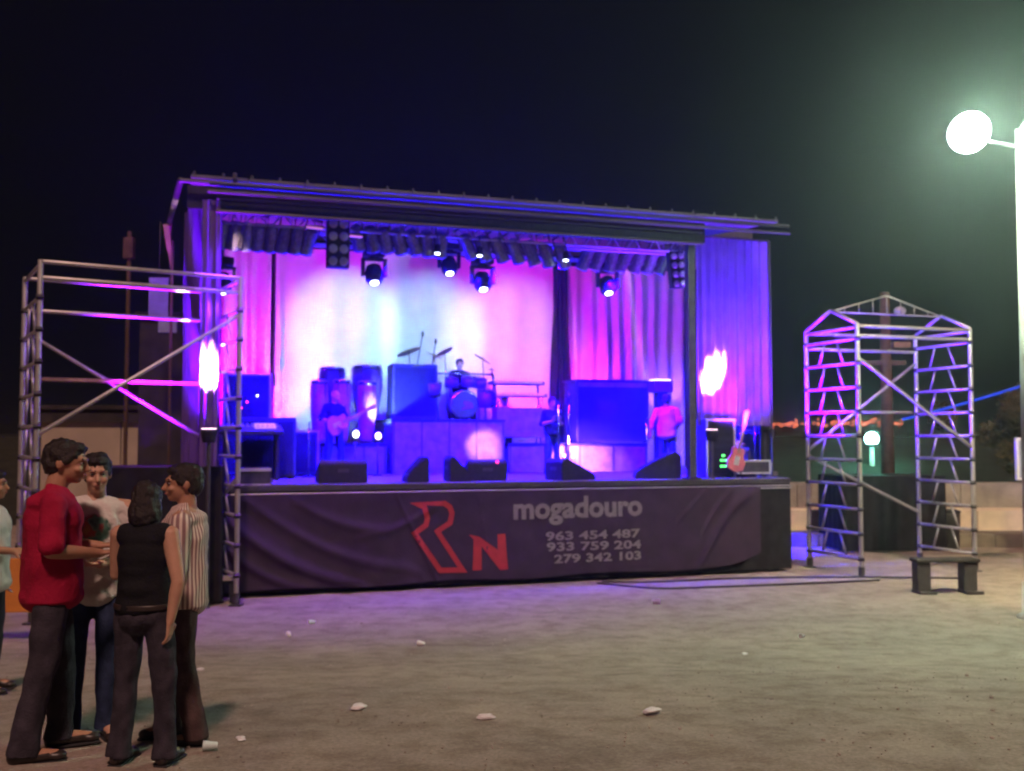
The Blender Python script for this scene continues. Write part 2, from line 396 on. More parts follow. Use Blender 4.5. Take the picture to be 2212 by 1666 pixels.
# ------------------------------------------------------------------ front lighting truss and rear truss
def truss(label, u0, u1, v, z, h=.3, n=20):
    t = thing('lighting_truss', label, 'truss', S(0, v, 0), A)
    for dy in (-h/2, h/2):
        rod('chord', (u0, dy, z), (u1, dy, z), .025, M['alu'], t)
    rod('chord', (u0, 0, z+h*.85), (u1, 0, z+h*.85), .025, M['alu'], t)
    for k in range(n):
        a = u0+(u1-u0)*k/n; b = u0+(u1-u0)*(k+.5)/n; c = u0+(u1-u0)*(k+1)/n
        rod('brace', (a, -h/2, z), (b, 0, z+h*.85), .012, M['alu'], t, 6); rod('brace', (b, 0, z+h*.85), (c, h/2, z), .012, M['alu'], t, 6)
    for u in (u0+.3, (u0+u1)/2, u1-.3):
        rod('hanger', (u, 0, z+h*.85), (u, 0, roofz(v)), .008, M['truss'], t, 6)
    return t
truss('aluminium lighting truss across the front of the stage carrying the par cans', U(462, 1.2), U(1485, 1.2), 1.2, 6.10)
truss('aluminium truss hung deeper over the drum riser', U(600, 4.2), U(1440, 4.2), 4.2, 6.42, .25, 16)

# ------------------------------------------------------------------ backdrop cloths, drapes
BV = 7.0
def cloth(label, x0, x1, ytop, ybot, v, name='backdrop_cloth', m='backcloth', folds=14, amp=.05, sag=0, cat='backdrop', nu=160, taper=0, group=None, tilt=0):
    u0, zt = UZ(x0, ytop, v); u1 = U(x1, v); zb = UZ(x0, ybot, v)[1] if ybot else DECK+.03
    def fn(a, b):
        u = u0+(u1-u0)*(a+(b-.0)*0); z = zb+(zt+tilt*a-zb)*b + sag*(-math.sin(a*math.pi))*b
        uc = (u0+u1)/2; u = uc+(u-uc)*(1-taper*b*b)
        d = amp*math.sin(a*folds*2*math.pi+.8*math.sin(a*9+b*2)+b*.6)*(.45+.55*(1-b)) + amp*.8*noise.noise(Vector((a*folds*.6, b*1.5, v+x0*.01)))
        d += amp*.9*noise.noise(Vector((a*2.2+b*1.6, b*2.6-a, 7+x0*.01)))
        return S(u, v+d, z)
    return tag(sheet(name, fn, nu, 50, M[m]), label, cat, group)
cloth('wide white backdrop cloth hanging behind the drum kit and congas', 593, 1196, 533, None, BV, folds=9, amp=.05, sag=-.0, tilt=.02)
cloth('narrow pink lit backdrop cloth beyond the left lighting tower', 470, 582, 525, None, BV+.1, folds=4, amp=.06, nu=60)
cloth('pleated backdrop cloth behind the tall equipment case on the right', 1228, 1478, 575, None, BV-.1, folds=9, amp=.09, nu=120)
cloth('dark tied curtain between the wide white cloth and the pleated one', 1186, 1236, 560, None, BV-.35, m='blackcloth', folds=3, amp=.07, cat='curtain', name='tied_curtain', taper=.75, nu=40)
ps = thing('curtain_pole', 'thin dark upright pole between the narrow and wide backdrop cloths', 'pole', S(U(590, BV-.25), BV-.25, DECK), A)
rod('pole', (0, 0, 0), (0, 0, 5.0), .03, M['truss'], ps); MB().lathe([(.03, 0), (.06, .02), (.05, .2), (.03, .3)], (0, 0, 1.9)).build('clamp', M['black'], ps); MB().box((-.2, -.2, 0), (.2, .2, .03)).build('base_plate', M['black'], ps)

def wing(label, p0, p1, z0, z1a, z1b, folds):
    n_ = Vector((-(p1-p0).y, (p1-p0).x, 0)).normalized()
    def fn(a, b):
        p = p0.lerp(p1, a); zt = z1a+(z1b-z1a)*a
        d = .045*math.sin(a*folds*6.283+.6*math.sin(a*17)) + .03*noise.noise(Vector((a*folds, b*2, 1)))
        return Vector((p.x, p.y, 0))+n_*d*(.6+.4*(1-b))+Vector((0, 0, z0+(zt-z0)*b))
    return tag(sheet('wing_drape', fn, 150, 30, M['drape']), label, 'drape')
pa = S(U(462, .1), .1); pb = Vector((at(393, 700, 18.6).x, 18.6, 0))
pa = S(U(472, -.06), -.06)
wing('tall drape closing the left side of the stage beside the scaffold tower', Vector((pa.x, pa.y, 0)), pb, DECK+.02, 6.35, 6.7, 5)
wing('narrow drape added before the front left stage post to catch the uplight glare', S(U(430, -.16), -.16), S(U(470, -.16), -.16), DECK+.02, 6.2, 6.2, 2)  # added surface that catches the left uplight glare
pc = S(U(1507, .8), .8); pd = S(U(1662, .8), .8)
wing('tall pleated drape on the stage wing right of the front post', pc, pd, UZ(1600, 920, .8)[1], 6.36, 6.36, 9)
rod_t = thing('drape_rail', 'thin rail that carries the right wing drape above the flight cases', 'rail', S(0, .8, 0), A)
rod('rail', (U(1500, .8), 0, 6.38), (U(1665, .8), 0, 6.38), .02, M['truss'], rod_t); rod('upright', (U(1662, .8)+.05, 0, DECK), (U(1662, .8)+.05, 0, 6.38), .02, M['truss'], rod_t)

# ------------------------------------------------------------------ banner with the writing
bu0, bu1 = U(478, -.06), U(1640, -.06)
def bdisp(u, z):
    d = .014*math.sin(u*3.1+z*1.3)+.02*noise.noise(Vector((u*1.3, z*1.6, 0)))+.009*noise.noise(Vector((u*4.5, z*3, 4)))
    # long swags dragging from the hooks down to the right, as the cloth is pulled
    for (ua, za, ub, zb_, wd, am, sg) in ((bu0+.05, 1.25, bu0+2.2, .12, .10, .075, .25), (bu0+.0, .85, bu0+1.5, .10, .09, .06, .2), (bu0+.4, 1.5, bu0+3.0, .35, .09, .045, .3),
                                 (2.5, 1.5, 3.2, .1, .06, .03, .0), (bu1-.15, 1.5, bu1-1.25, .25, .12, .08, -.28), (bu1-.65, 1.5, bu1-1.2, .8, .06, .04, -.1), (bu1-1.2, 1.5, bu1-1.7, 1.0, .05, .025, 0), (bu0+1.2, 1.45, bu0+2.6, 1.0, .08, .035, .15),
                                 (4.1, .2, 3.9, 1.4, .04, .02, 0), (bu0+2.2, .9, bu0+3.4, 1.35, .07, .03, .12)):
        t = (u-ua)/(ub-ua)
        if -.1 < t < 1.1:
            zc = za+(zb_-za)*t - sg*math.sin(max(0, min(1, t))*math.pi)*.8
            d += am*math.exp(-((z-zc)/wd)**2)*math.sin(max(0, min(1, (t+.1)/1.2))*math.pi)**.5
    return d
def bbot(u): 
    t = (u-bu0)/(bu1-bu0); return .10+.05*t+.22*max(0, (t-.9)/.1)**2+.02*math.sin(u*2.3)
BTOP = DECK-.15
def bpos(u, z, off=0): return Vector((u, -.075-bdisp(u, z)-off, z))
bn = thing('stage_banner', 'creased dark banner with red logo and pale writing across the stage front', 'banner', S(0, 0), A)
def bfn(a, b):
    u = bu0+(bu1-bu0)*a; z = bbot(u)+(BTOP-bbot(u))*b; return bpos(u, z)
sheet('banner_cloth', bfn, 380, 50, M['banner'], bn)
pu0, pu1 = U(1104, -.1), U(1640, -.1)
def conform(bm, off):
    for ax, lo, hi, n in ((0, pu0-3, pu1, 130), (2, 0, 2, 34)):
        for k in range(n):
            c = lo+(hi-lo)*k/n; co = [0, 0, 0]; co[ax] = c; no = [0, 0, 0]; no[ax] = 1
            bmesh.ops.bisect_plane(bm, geom=bm.verts[:]+bm.edges[:]+bm.faces[:], plane_co=co, plane_no=no)
    for v in bm.verts: v.co = bpos(v.co.x, v.co.z, off)
_fonts = {}
def text_bm(s, size, bold=0):
    cu = bpy.data.curves.new('t', 'FONT'); cu.body = s; cu.size = 1; cu.resolution_u = 3; cu.offset = bold
    o = bpy.data.objects.new('t', cu); COL.objects.link(o); bpy.context.view_layer.update()
    dg = bpy.context.evaluated_depsgraph_get(); me = bpy.data.meshes.new_from_object(o.evaluated_get(dg))
    bpy.data.objects.remove(o); return me
def put_text(name, s, x0, y0b, x1, y1b, xh, m, bold=.03, label=None):
    """writes s from pixel (x0, baseline y0b) to (x1, y1b); xh: height in px of an o or a digit"""
    ua, za = UZ(x0, y0b, -.1); ub, zb_ = UZ(x1, y1b, -.1); zt = UZ((x0+x1)/2, (y0b+y1b)/2-xh, -.1)[1]
    pos = []; pen = 0; glyphs = []
    full = text_bm(s, 1, bold); xsn = [v.co.x for v in full.vertices]; fx0, fx1 = min(xsn), max(xsn)
    ref = text_bm('o' if s[0].isalpha() else '0', 1, bold); rh = max(v.co.y for v in ref.vertices)
    hsc = (zt-(za+zb_)/2)/rh
    for i, ch in enumerate(s):
        if ch == ' ': continue
        g_ = text_bm(ch, 1, bold); pre = text_bm(s[:i+1], 1, bold)
        off = max(v.co.x for v in pre.vertices) - max(v.co.x for v in g_.vertices)
        bm = bmesh.new(); bm.from_mesh(g_)
        for v in bm.verts:
            t = (v.co.x+off-fx0)/(fx1-fx0); u = ua+(ub-ua)*t; z = za+(zb_-za)*t+v.co.y*hsc; v.co = (u, 0, z)
        bmesh.ops.remove_doubles(bm, verts=bm.verts, dist=1e-4)
        conform(bm, .008); me = bpy.data.meshes.new(name); bm.to_mesh(me); bm.free(); link(name, me, m, bn)
def conform_small(bm, off): conform(bm, off)
put_text('letter', 'mogadouro', 1110, 1121, 1389, 1112, 31, M['letter'], .035)
put_text('digit', '963 454 487', 1180, 1168, 1384, 1160, 18, M['letter'], .03)
put_text('digit', '933 759 204', 1182, 1191, 1386, 1184, 18, M['letter'], .03)
put_text('digit', '279 342 103', 1198, 1217, 1386, 1208, 18, M['letter'], .03)
def zv(x, y): return (870.5+x*.2469, 1049.7+y*.2469)
def poly_strip(pts, wd, closed, m, name):
    P = [Vector((UZ(*zv(*p), -.1)[0], UZ(*zv(*p), -.1)[1])) for p in pts]
    bm = bmesh.new(); n = len(P); L = []; Rr = []
    for i in range(n):
        a = P[(i-1) % n]; b = P[i]; c = P[(i+1) % n]
        d1 = (b-a).normalized(); d2 = (c-b).normalized(); n1 = Vector((-d1.y, d1.x)); n2 = Vector((-d2.y, d2.x)); mm = (n1+n2).normalized()
        s = wd/2/max(.45, mm.dot(n1)); L.append(bm.verts.new((b.x+mm.x*s, 0, b.y+mm.y*s))); Rr.append(bm.verts.new((b.x-mm.x*s, 0, b.y-mm.y*s)))
    for i in range(n): bm.faces.new((L[i], L[(i+1) % n], Rr[(i+1) % n], Rr[i]))
    conform(bm, .008); me = bpy.data.meshes.new(name); bm.to_mesh(me); bm.free(); link(name, me, m, bn)
def poly_fill(polys, m, name):
    bm = bmesh.new()
    for k, pl in enumerate(polys):
        bm.faces.new([bm.verts.new((UZ(*zv(*p), -.1)[0], 0, UZ(*zv(*p), -.1)[1])) for p in pl])
    conform(bm, .008); me = bpy.data.meshes.new(name); bm.to_mesh(me); bm.free(); link(name, me, m, bn)
poly_strip([(110, 158), (365, 155), (412, 185), (432, 240), (415, 325), (305, 400), (525, 738), (330, 742), (105, 418), (205, 345), (218, 290), (190, 185)], .085, True, M['red_print'], 'logo_outline')
poly_fill([[(580, 428), (668, 446), (690, 530), (690, 738), (612, 742), (622, 470)], [(668, 446), (830, 560), (830, 650), (918, 730), (850, 738), (690, 530)], [(830, 425), (898, 420), (905, 560), (918, 730), (830, 650)]], M['red_print'], 'logo_letter')

# ------------------------------------------------------------------ par cans, blinders, moving heads
def make_par():
    t = thing('par_can', 'x', 'stage lamp')
    MB().lathe([(.085, .14), (.10, .12), (.105, -.13), (.115, -.14), (.115, -.17), (.10, -.17)], n=16).build('can', M['par'], t, True)
    y_ = MB()
    for s in (-1, 1): y_.box((s*.118-.006, -.02, -.02), (s*.118+.006, .02, .26))
    y_.box((-.124, -.02, .26), (.124, .02, .272)); y_.tube((0, 0, .272), (0, 0, .36), .02, None, 8); y_.build('yoke', M['truss'], t)
    MB().tube((0, 0, -.150), (0, 0, -.160), .095, None, 16).build('lens', M['gloss'], t)
    return t
par0 = make_par(); first = [True]
ORD = ['leftmost', 'second', 'third', 'fourth', 'fifth', 'sixth', 'seventh', 'rightmost']
def put_par(x, y, v, label, group, tiltx, tiltz, k=0):
    t = par0 if first[0] else copy_tree(par0); first[0] = False
    u, z = UZ(x, y, v); t.location = S(u, v, z); t.rotation_euler = (tiltx+random.uniform(-.16, .16), tiltz+random.uniform(-.12, .12), A+random.uniform(-.2, .2)); t.scale = (1.08, 1.08, 1.5)
    t['label'] = label; t['group'] = group
for k in range(8): put_par(478+27*k, 504+2.2*k, 1.2, ORD[k]+' black par can in the row between the left post and the tall blinder panel', 'par cans left of the blinder panel', R(32), R(10))
for k in range(7): put_par(772+30*k, 512+2.4*k, 1.2, ORD[k]+' black par can in the middle row above the white backdrop cloth', 'par cans in the middle row', R(34), R(-18))
for k in range(7): put_par(1010+34*k, 531+3.4*k, 1.2, ORD[k]+' black par can in the dense slanting row right of the second moving head', 'par cans in the slanting row', R(26), R(-30))
for k in range(7): put_par(1266+28*k, 556+1.6*k, 1.6, ORD[k]+' black par can in the row ahead of the right corner blinder panel', 'par cans in the right row', R(30), R(12))
def blinder(label, x0, y0, x1, y1, v, roll=0):
    ua, zt = UZ(x0, y0, v); ub = U(x1, v); zb_ = UZ(x0, y1, v)[1]; w_ = ub-ua; h_ = zt-zb_
    t = thing('blinder_panel', label, 'stage lamp', S((ua+ub)/2, v, zb_), A); t.rotation_euler = (0, roll, A)
    MB().box((-w_/2, -.06, 0), (w_/2, .1, h_), .015).build('housing', M['black'], t)
    for i in range(4):
        for j in (-1, 1):
            MB().lathe([(w_*.20, 0), (w_*.20, .03), (w_*.15, .035)], (j*w_*.24, -.061, h_*(.12+.25*i)), 16, Matrix.Rotation(R(90), 3, 'X')).build('lamp_lens', M['e_dim'], t, True)
    rod('hanger', (-w_*.3, 0, h_), (-w_*.3, 0, h_+.3), .012, M['truss'], t, 6); rod('hanger', (w_*.3, 0, h_), (w_*.3, 0, h_+.3), .012, M['truss'], t, 6)
blinder('tall black blinder panel with two columns of lamps hanging left of centre', 706, 470, 751, 578, .5)
blinder('tall black blinder panel with pale lamps hanging beside the right post', 1450, 543, 1484, 622, .5, R(-6))
def make_head():
    t = thing('moving_head_lamp', 'x', 'stage lamp')
    MB().box((-.19, -.15, 0), (.19, .15, .12), .02).build('base', M['black'], t)
    y_ = MB(); y_.tube((0, 0, -.04), (0, 0, 0), .09, None, 16)
    for s in (-1, 1): y_.box((s*.20-.03, -.06, -.36), (s*.20+.03, .06, -.04), .015)
    y_.box((-.23, -.06, -.07), (.23, .06, -.03)); y_.build('yoke_arm', M['black'], t)
    hd = MB().lathe([(.07, .17), (.13, .13), (.165, 0), (.16, -.13), (.12, -.19)], (0, 0, 0), 20).build('lamp_head', M['gloss'], t, True)
    hd.location = (0, 0, -.30); hd.rotation_euler = (R(-22), 0, 0)
    ln = MB().lathe([(.075, 0), (.075, -.012), (.03, -.03)], (0, 0, -.19), 16).build('lens', M['e_white'], hd, True)
    y2 = MB().tube((0, 0, .12), (0, 0, .30), .025, None, 8).box((-.12, -.02, .12), (.12, .02, .15)).build('clamp', M['truss'], t)
    return t
h0 = make_head(); hf = True
for x, y, v, lab in ((808, 572, 1.6, 'first moving head lamp hanging over the congas, just right of the tall blinder'), (1042, 588, 1.6, 'second moving head lamp hanging over the drum kit'),
                     (1312, 598, 1.9, 'third moving head lamp hanging over the tall equipment case'), (480, 590, 1.4, 'leftmost moving head lamp shining beside the left stage post'), (970, 556, 3.0, 'small unlit looking moving head hung deeper in above the drummer')):
    t = h0 if hf else copy_tree(h0); hf = False
    u, z = UZ(x, y, v); t.location = S(u, v, z+.14); t.rotation_euler = (0, 0, A); t['label'] = lab
def mini(x, y, v, lab, m='e_white'):
    u, z = UZ(x, y, v); t = thing('pinspot_lamp', lab, 'stage lamp', S(u, v, z), A)
    MB().lathe([(.05, .1), (.06, .08), (.06, -.05)], (0, 0, 0), 12).build('can', M['black'], t); MB().tube((0, 0, -.05), (0, 0, -.07), .045, None, 12).build('lens', M[m], t); rod('stem', (0, 0, .1), (0, 0, .3), .01, M['truss'], t, 6)
mini(945, 541, 1.0, 'small bright pinspot left of the unlit moving head'); mini(1036, 546, 1.0, 'small bright pinspot directly above the second moving head'); mini(1222, 556, 1.0, 'small bright pinspot above the tied curtain')
# small dim linear lamps on the truss
for x, y, lab in ((765, 510, 'short tube lamp just right of the tall blinder panel'), (680, 492, 'short tube lamp just left of the tall blinder panel')):
    u, z = UZ(x, y, .9); MB()
    t = thing('tube_lamp', lab, 'stage lamp', S(u, .9, z), A)
    MB().tube((-.14, 0, 0), (.14, 0, -.01), .02, None, 8).build('tube', M['e_tube'], t); MB().box((-.16, .02, -.02), (.16, .05, .04)).build('holder', M['black'], t)

# ------------------------------------------------------------------ stage gear
def sthing(name, label, cat, x, v, z=DECK, rz=0, group=None): return thing(name, label, cat, S(U(x, v), v, z), A+rz, group)
# risers
def riser(label, x0, x1, v0, v1, ytop, ybot=None):
    ua, zt = UZ(x0, ytop, v0); ub = U(x1, v0)
    t = thing('stage_riser', label, 'riser', S(0, v0, DECK), A)
    MB().box((ua, 0, zt-DECK-.06), (ub, v1-v0, zt-DECK)).build('top', M['black'], t)
    MB().box((ua+.02, .02, 0), (ub-.02, v1-v0-.02, zt-DECK-.06)).build('front_panel', M['riser'], t)
    for u in np.linspace(ua+.05, ub-.05, 5): MB().box((u-.02, 0, 0), (u+.02, .018, zt-DECK-.06)).build('upright', M['truss'], t)
    return zt
zD = riser('tall riser under the drum kit at the centre of the stage', 846, 1092, 4.2, 6.4, 905)
zK = riser('low pink lit riser under the keyboards and equipment case', 1098, 1400, 4.4, 6.5, 958)
zC = riser('low riser under the congas on the left of the drum riser', 640, 838, 4.3, 6.3, 958)
# congas
def conga(x, ybot_z, v, r, h, label, m='conga', stand=0):
    t = sthing('conga_drum', label, 'drum', x, v, ybot_z, 0, 'tall hand drums on the low riser')
    MB().lathe([(r*.62, stand), (r*.8, stand+.1), (r*1.12, stand+h*.6), (r*1.0, stand+h*.94)], n=20).build('shell', M[m], t, True)
    MB().lathe([(r*1.06, stand+h*.94), (r*1.08, stand+h*.99), (r*1.0, stand+h)], n=20).build('rim', M['chrome'], t, True)
    MB().tube((0, 0, stand+h), (0, 0, stand+h+.008), r*.95, None, 20).build('drumhead', M['skin_drum'], t)
    for k in range(6):
        a = k*math.pi/3; rod('lug', (r*1.13*math.cos(a), r*1.13*math.sin(a), stand+h*.72), (r*1.08*math.cos(a), r*1.08*math.sin(a), stand+h*.95), .008, M['chrome'], t, 6)
    if stand:
        for k in range(3): a = k*2.1+.4; rod('stand_leg', (r*.5*math.cos(a), r*.5*math.sin(a), stand+.05), (r*1.2*math.cos(a), r*1.2*math.sin(a), 0), .015, M['chrome'], t, 6)
conga(690, zC, 4.7, .17, 1.30, 'leftmost red conga in the front row, pole side')
conga(738, zC, 4.75, .17, 1.32, 'red conga behind the guitarist, second in the front row')
conga(792, zC, 4.8, .19, 1.30, 'third conga of the front row, with the bright stage light on its right')
conga(716, zC, 5.8, .27, 1.10, 'round drum added in place of a conga shadow behind the first two congas', 'drumshell', .55)  # drum shape stands in for a shadow on the backdrop
conga(792, zC, 5.8, .31, 1.15, 'larger round drum added in place of a conga shadow behind the third conga', 'drumshell', .55)  # added likewise, replaces the second shadow on the backdrop
# drum kit on the riser
kit = sthing('drum_kit', 'full drum kit with white bass drum head on the tall centre riser', 'drum kit', 998, 5.0, zD)
bz = .33; rx = Matrix.Rotation(R(90), 3, 'X')
MB().lathe([(.30, -.22), (.30, .22)], (0, .05, bz), 28, rx).build('bass_drum_shell', M['drumshell'], kit, True)
MB().lathe([(.285, 0), (.32, .0), (.32, .03), (.285, .03)], (0, -.17, bz), 28, rx).build('bass_drum_hoop', M['chrome'], kit, True)
MB().tube((0, -.185, bz), (0, -.195, bz), .283, None, 28).build('bass_drumhead', M['skin_drum'], kit)
MB().prism([(-.06, .0), (.24, .05), (.2, .18), (.02, .22), (-.02, .14), (.08, .12), (-.05, .06)], -.2, -.197).build('drumhead_print', M['drumshell'], kit).location = (-.02, -.003, bz-.13)
for i, (x_, y_, z_, r_, h_) in enumerate(((-.25, 0, .72, .15, .2), (.14, 0, .74, .16, .2), (.55, .05, .30, .2, .34), (-.62, .1, .55, .17, .26), (-.85, .3, .50, .18, .30), (.45, .15, .72, .15, .2))):
    MB().lathe([(r_, 0), (r_, h_)], (x_, y_, z_), 22, Matrix.Rotation(R(14), 3, 'X')).build('tom_shell', M['drumshell'], kit, True)
    MB().lathe([(r_*1.05, 0), (r_*1.05, .025)], (x_, y_-.04, z_+h_-.01), 22, Matrix.Rotation(R(14), 3, 'X')).build('tom_hoop', M['chrome'], kit, True)
    rod('tom_leg', (x_, y_+.05, 0), (x_, y_+.05, z_), .012, M['chrome'], kit, 6)
for (x, y, tilt, r_, sx) in ((883, 760, -18, .27, 8), (938, 768, 22, .22, -5), (960, 760, -25, .20, 3), (1042, 776, 30, .22, 0), (905, 792, -8, .28, 0), (1062, 800, 12, .24, 4)):
    u, z = UZ(x, y, 5.2); lu = u-U(998, 5.0); lz = z-zD
    c_ = MB().lathe([(.01, .035), (.05, .02), (.06, .008), (r_, 0), (r_, -.004), (.03, .006)], (0, 0, 0), 26).build('cymbal', M['brass'], kit, True)
    c_.location = (lu, .2, lz); c_.rotation_euler = (R(tilt*.6), R(tilt), 0)
    rod('cymbal_stand', (lu+.1, .2, 0), (lu, .2, lz+.05), .012, M['chrome'], kit, 6)
rod('rack_bar', (-1.2, .1, 1.02), (.75, .1, 1.02), .02, M['chrome'], kit, 8)
for x_ in (-1.2, -.25, .75): rod('rack_post', (x_, .1, 0), (x_, .1, 1.02), .02, M['chrome'], kit, 8)
# overhead microphones behind the kit
for (x0, y0, x1, y1, lab) in ((890, 880, 913, 722, 'slim overhead microphone stand leaning up above the left cymbals'), (925, 880, 941, 738, 'second overhead microphone stand reaching over the drummer')):
    ua, za = UZ(x0, y0, 5.4); ub, zb_ = UZ(x1, y1, 5.4)
    t = thing('microphone_stand', lab, 'microphone stand', S(ua, 5.4, zD), A)
    rod('stand_pole', (0, 0, 0), (0, 0, za-zD+.3), .014, M['black'], t, 6); rod('boom_arm', (0, 0, za-zD+.3), (ub-ua, 0, zb_-zD), .012, M['black'], t, 6)
    MB().ball((ub-ua, 0, zb_-zD), (.03, .03, .07)).build('microphone', M['black'], t)
    for k in range(3): a = k*2.1; rod('foot', (0, 0, .12), (.28*math.cos(a), .28*math.sin(a), .01), .01, M['black'], t, 6)
# dark rack of amplifiers left of the kit on the riser
def cabinet(name, label, cat, x0, x1, ytop, v, dep, base=DECK, m='case', grille=True, edges=True, rz=0):
    ua, zt = UZ(x0, ytop, v); ub = U(x1, v); w_ = ub-ua; h_ = zt-base
    t = thing(name, label, cat, S((ua+ub)/2, v, base), A+rz)
    MB().box((-w_/2, 0, .02), (w_/2, dep, h_), .02).build('body', M[m], t)
    if edges:
        for sx in (-1, 1):
            MB().box((sx*w_/2-.02, -.012, .02), (sx*w_/2+.02, .01, h_)).build('corner_edge', M['lid'], t)
        MB().box((-w_/2+.022, -.012, h_-.035), (w_/2-.022, .01, h_+.003)).build('top_edge', M['lid'], t)
    if grille: MB().box((-w_/2+.05, -.016, .08), (w_/2-.05, -.001, h_-.07), .006).build('grille', M['blackcloth'], t)
    for sx in (-1, 1):
        MB().box((sx*(w_/2-.08)-.04, .04, 0), (sx*(w_/2-.08)+.04, .12, .02)).build('foot', M['black'], t)
    return t, w_, h_
t, w_, h_ = cabinet('speaker_cabinet', 'tall dark speaker cabinet standing on the left half of the tall riser', 'speaker', 848, 945, 786, 5.0, .6, zD, m='case', edges=False)
t, w_, h_ = cabinet('amplifier_rack', 'tall amplifier rack with red and white lights behind the left tower', 'amplifier', 484, 583, 806, 4.6, .7, DECK)
for (dx, dz, m_) in ((.0, .72, 'e_red'), (.22, .78, 'e_white'), (-.12, .66, 'e_red')):
    MB().ball((w_*dx, -.02, h_*dz), .02, None, 8).build('indicator_lamp', M[m_], t)
for k in range(4): MB().box((-w_/2+.07, -.028, h_*(.12+.2*k)), (w_/2-.07, -.017, h_*(.12+.2*k)+.12)).build('rack_unit', M['gloss'], t)
t, w_, h_ = cabinet('equipment_case', 'very wide upright equipment case standing on the right riser', 'case', 1245, 1402, 822, 5.2, .8, zK, edges=False)
MB().box((-w_/2-.03, -.03, h_), (w_/2+.03, .83, h_+.03)).build('lid', M['case'], t)
MB().box((-w_/2+.05, -.02, h_-.14), (w_/2-.05, .0, h_-.04)).build('front_trim', M['riser'], t)
# monitor on top + uplight on the pale plinth
u_, z_ = UZ(1432, 847, 4.9)
t = thing('uplight_box', 'pale boxed uplight glowing white against the pleated cloth behind the singer', 'stage lamp', S(u_, 4.9, DECK), A)
z2 = UZ(1432, 822, 4.9)[1]
MB().box((-.12, 0, 0), (.12, .25, z_-DECK)).build('plinth', M['black'], t); MB().box((-.24, -.05, z_-DECK), (.24, .35, z2-DECK), .01).build('housing', M['drape'], t)
MB().box((-.20, 0, z2-DECK), (.20, .3, z2-DECK+.02)).build('lens', M['e_pink'], t)
UP_R = S(u_, 5.3, z2+.12)
# dark low stuff on left: stacked monitors and table
cabinet('floor_speaker', 'low black speaker lying behind the guitarist at stage left', 'speaker', 600, 688, 930, 3.8, .5, DECK)
t, w_, h_ = cabinet('monitor_mixer_case', 'black mixing case standing between tower leg and low speaker', 'case', 520, 640, 902, 2.6, .7, DECK, edges=False)
t = sthing('mixing_desk', 'sloping mixing desk with pale pages on the case at the left edge', 'mixer', 545, 1.9)
MB().box((-.55, 0, .85), (.55, .6, .93), .02, Matrix.Rotation(R(10), 4, 'X')).build('desk_body', M['case'], t)
for sx in (-.45, .45): MB().box((sx-.03, .1, 0), (sx+.03, .5, .86)).build('leg', M['black'], t)
MB().box((.05, .05, .95), (.42, .35, .97), 0, Matrix.Rotation(R(18), 4, 'X')).build('score_sheet', M['paper'], t)
for i in range(12):
    for j in range(2): MB().box((-.5+i*.085, .15+.2*j, .95+.035*j), (-.47+i*.085, .2+.2*j, .975+.035*j)).build('fader', M['lid'], t)
# open flight case lid lying at the front left
ua, zt = UZ(517, 1012, .35); ub = U(586, .35)
t = thing('open_case', 'shallow metal edged case standing on short legs at the front left of the deck', 'case', S(0, .35, DECK), A)
zl = zt-DECK
MB().box((ua, 0, zl-.26), (ub, .5, zl), .0).build('body', M['case'], t)
MB().box((ua-.01, -.012, zl-.05), (ub+.01, -.001, zl)).build('edge', M['lid'], t); MB().box((ua-.01, -.012, zl-.30), (ub+.01, -.001, zl-.25)).build('edge', M['lid'], t)
for u in (ua+.08, ub-.12):
    MB().box((u, .03, 0), (u+.05, .08, zl-.26)).build('leg', M['black'], t)
# wedges
def wedge(label, x0, x1, ytop, v, rz=0, dep=.5):
    ua, zt = UZ(x0, ytop, v); ub = U(x1, v); w_ = ub-ua; h_ = zt-DECK
    t = thing('wedge_monitor', label, 'stage monitor', S((ua+ub)/2, v, DECK), A+rz, 'wedge monitors along the front of the stage')
    if rz: w_, dep = dep, w_*.95
    m_ = MB(); x = w_/2
    prof = [(0, 0), (0, h_*.82), (dep*.12, h_), (dep*.95, h_*.25), (dep, 0)]
    a = [m_.bm.verts.new((-x, p[0], p[1])) for p in prof]; b = [m_.bm.verts.new((x, p[0], p[1])) for p in prof]
    m_.bm.faces.new(a); m_.bm.faces.new(list(reversed(b)))
    for i in range(5): j = (i+1) % 5; m_.bm.faces.new((a[i], a[j], b[j], b[i]))
    bmesh.ops.bevel(m_.bm, geom=m_.bm.edges[:], offset=.015, segments=2, affect='EDGES')
    m_.build('cabinet', M['black'], t)
    s1 = Vector((0, dep*.12, h_)); s2 = Vector((0, dep*.95, h_*.25)); g_ = MB()
    d = (s2-s1); nrm = Vector((0, -d.z, d.y)).normalized()
    p1 = s1+d*.1+nrm*.006; p2 = s1+d*.9+nrm*.006; n2 = nrm*.008
    vv = [g_.bm.verts.new(q) for q in (p1+Vector((-x*.85, 0, 0)), p1+Vector((x*.85, 0, 0)), p2+Vector((x*.85, 0, 0)), p2+Vector((-x*.85, 0, 0)))]
    vw = [g_.bm.verts.new(q.co+n2) for q in vv]
    g_.bm.faces.new(vv); g_.bm.faces.new(vw)
    for i in range(4): j = (i+1) % 4; g_.bm.faces.new((vv[i], vv[j], vw[j], vw[i]))
    g_.build('grille', M['blackcloth'], t)
    MB().box((-.09, -.008, h_*.45), (.09, -.001, h_*.6)).build('handle', M['truss'], t)
    return t
wedge('broad black wedge monitor in front of the guitarist', 689, 795, 993, .45)
wedge('first of the paired wedges below the drum riser, left one, seen from its side', 896, 946, 984, .55, R(90), .5)
wedge('second of the paired wedges below the drum riser, turned the other way', 940, 990, 984, .62, R(-90), .5)
t = wedge('square wedge monitor with a red light, centre of the stage', 1011, 1096, 992, .5)
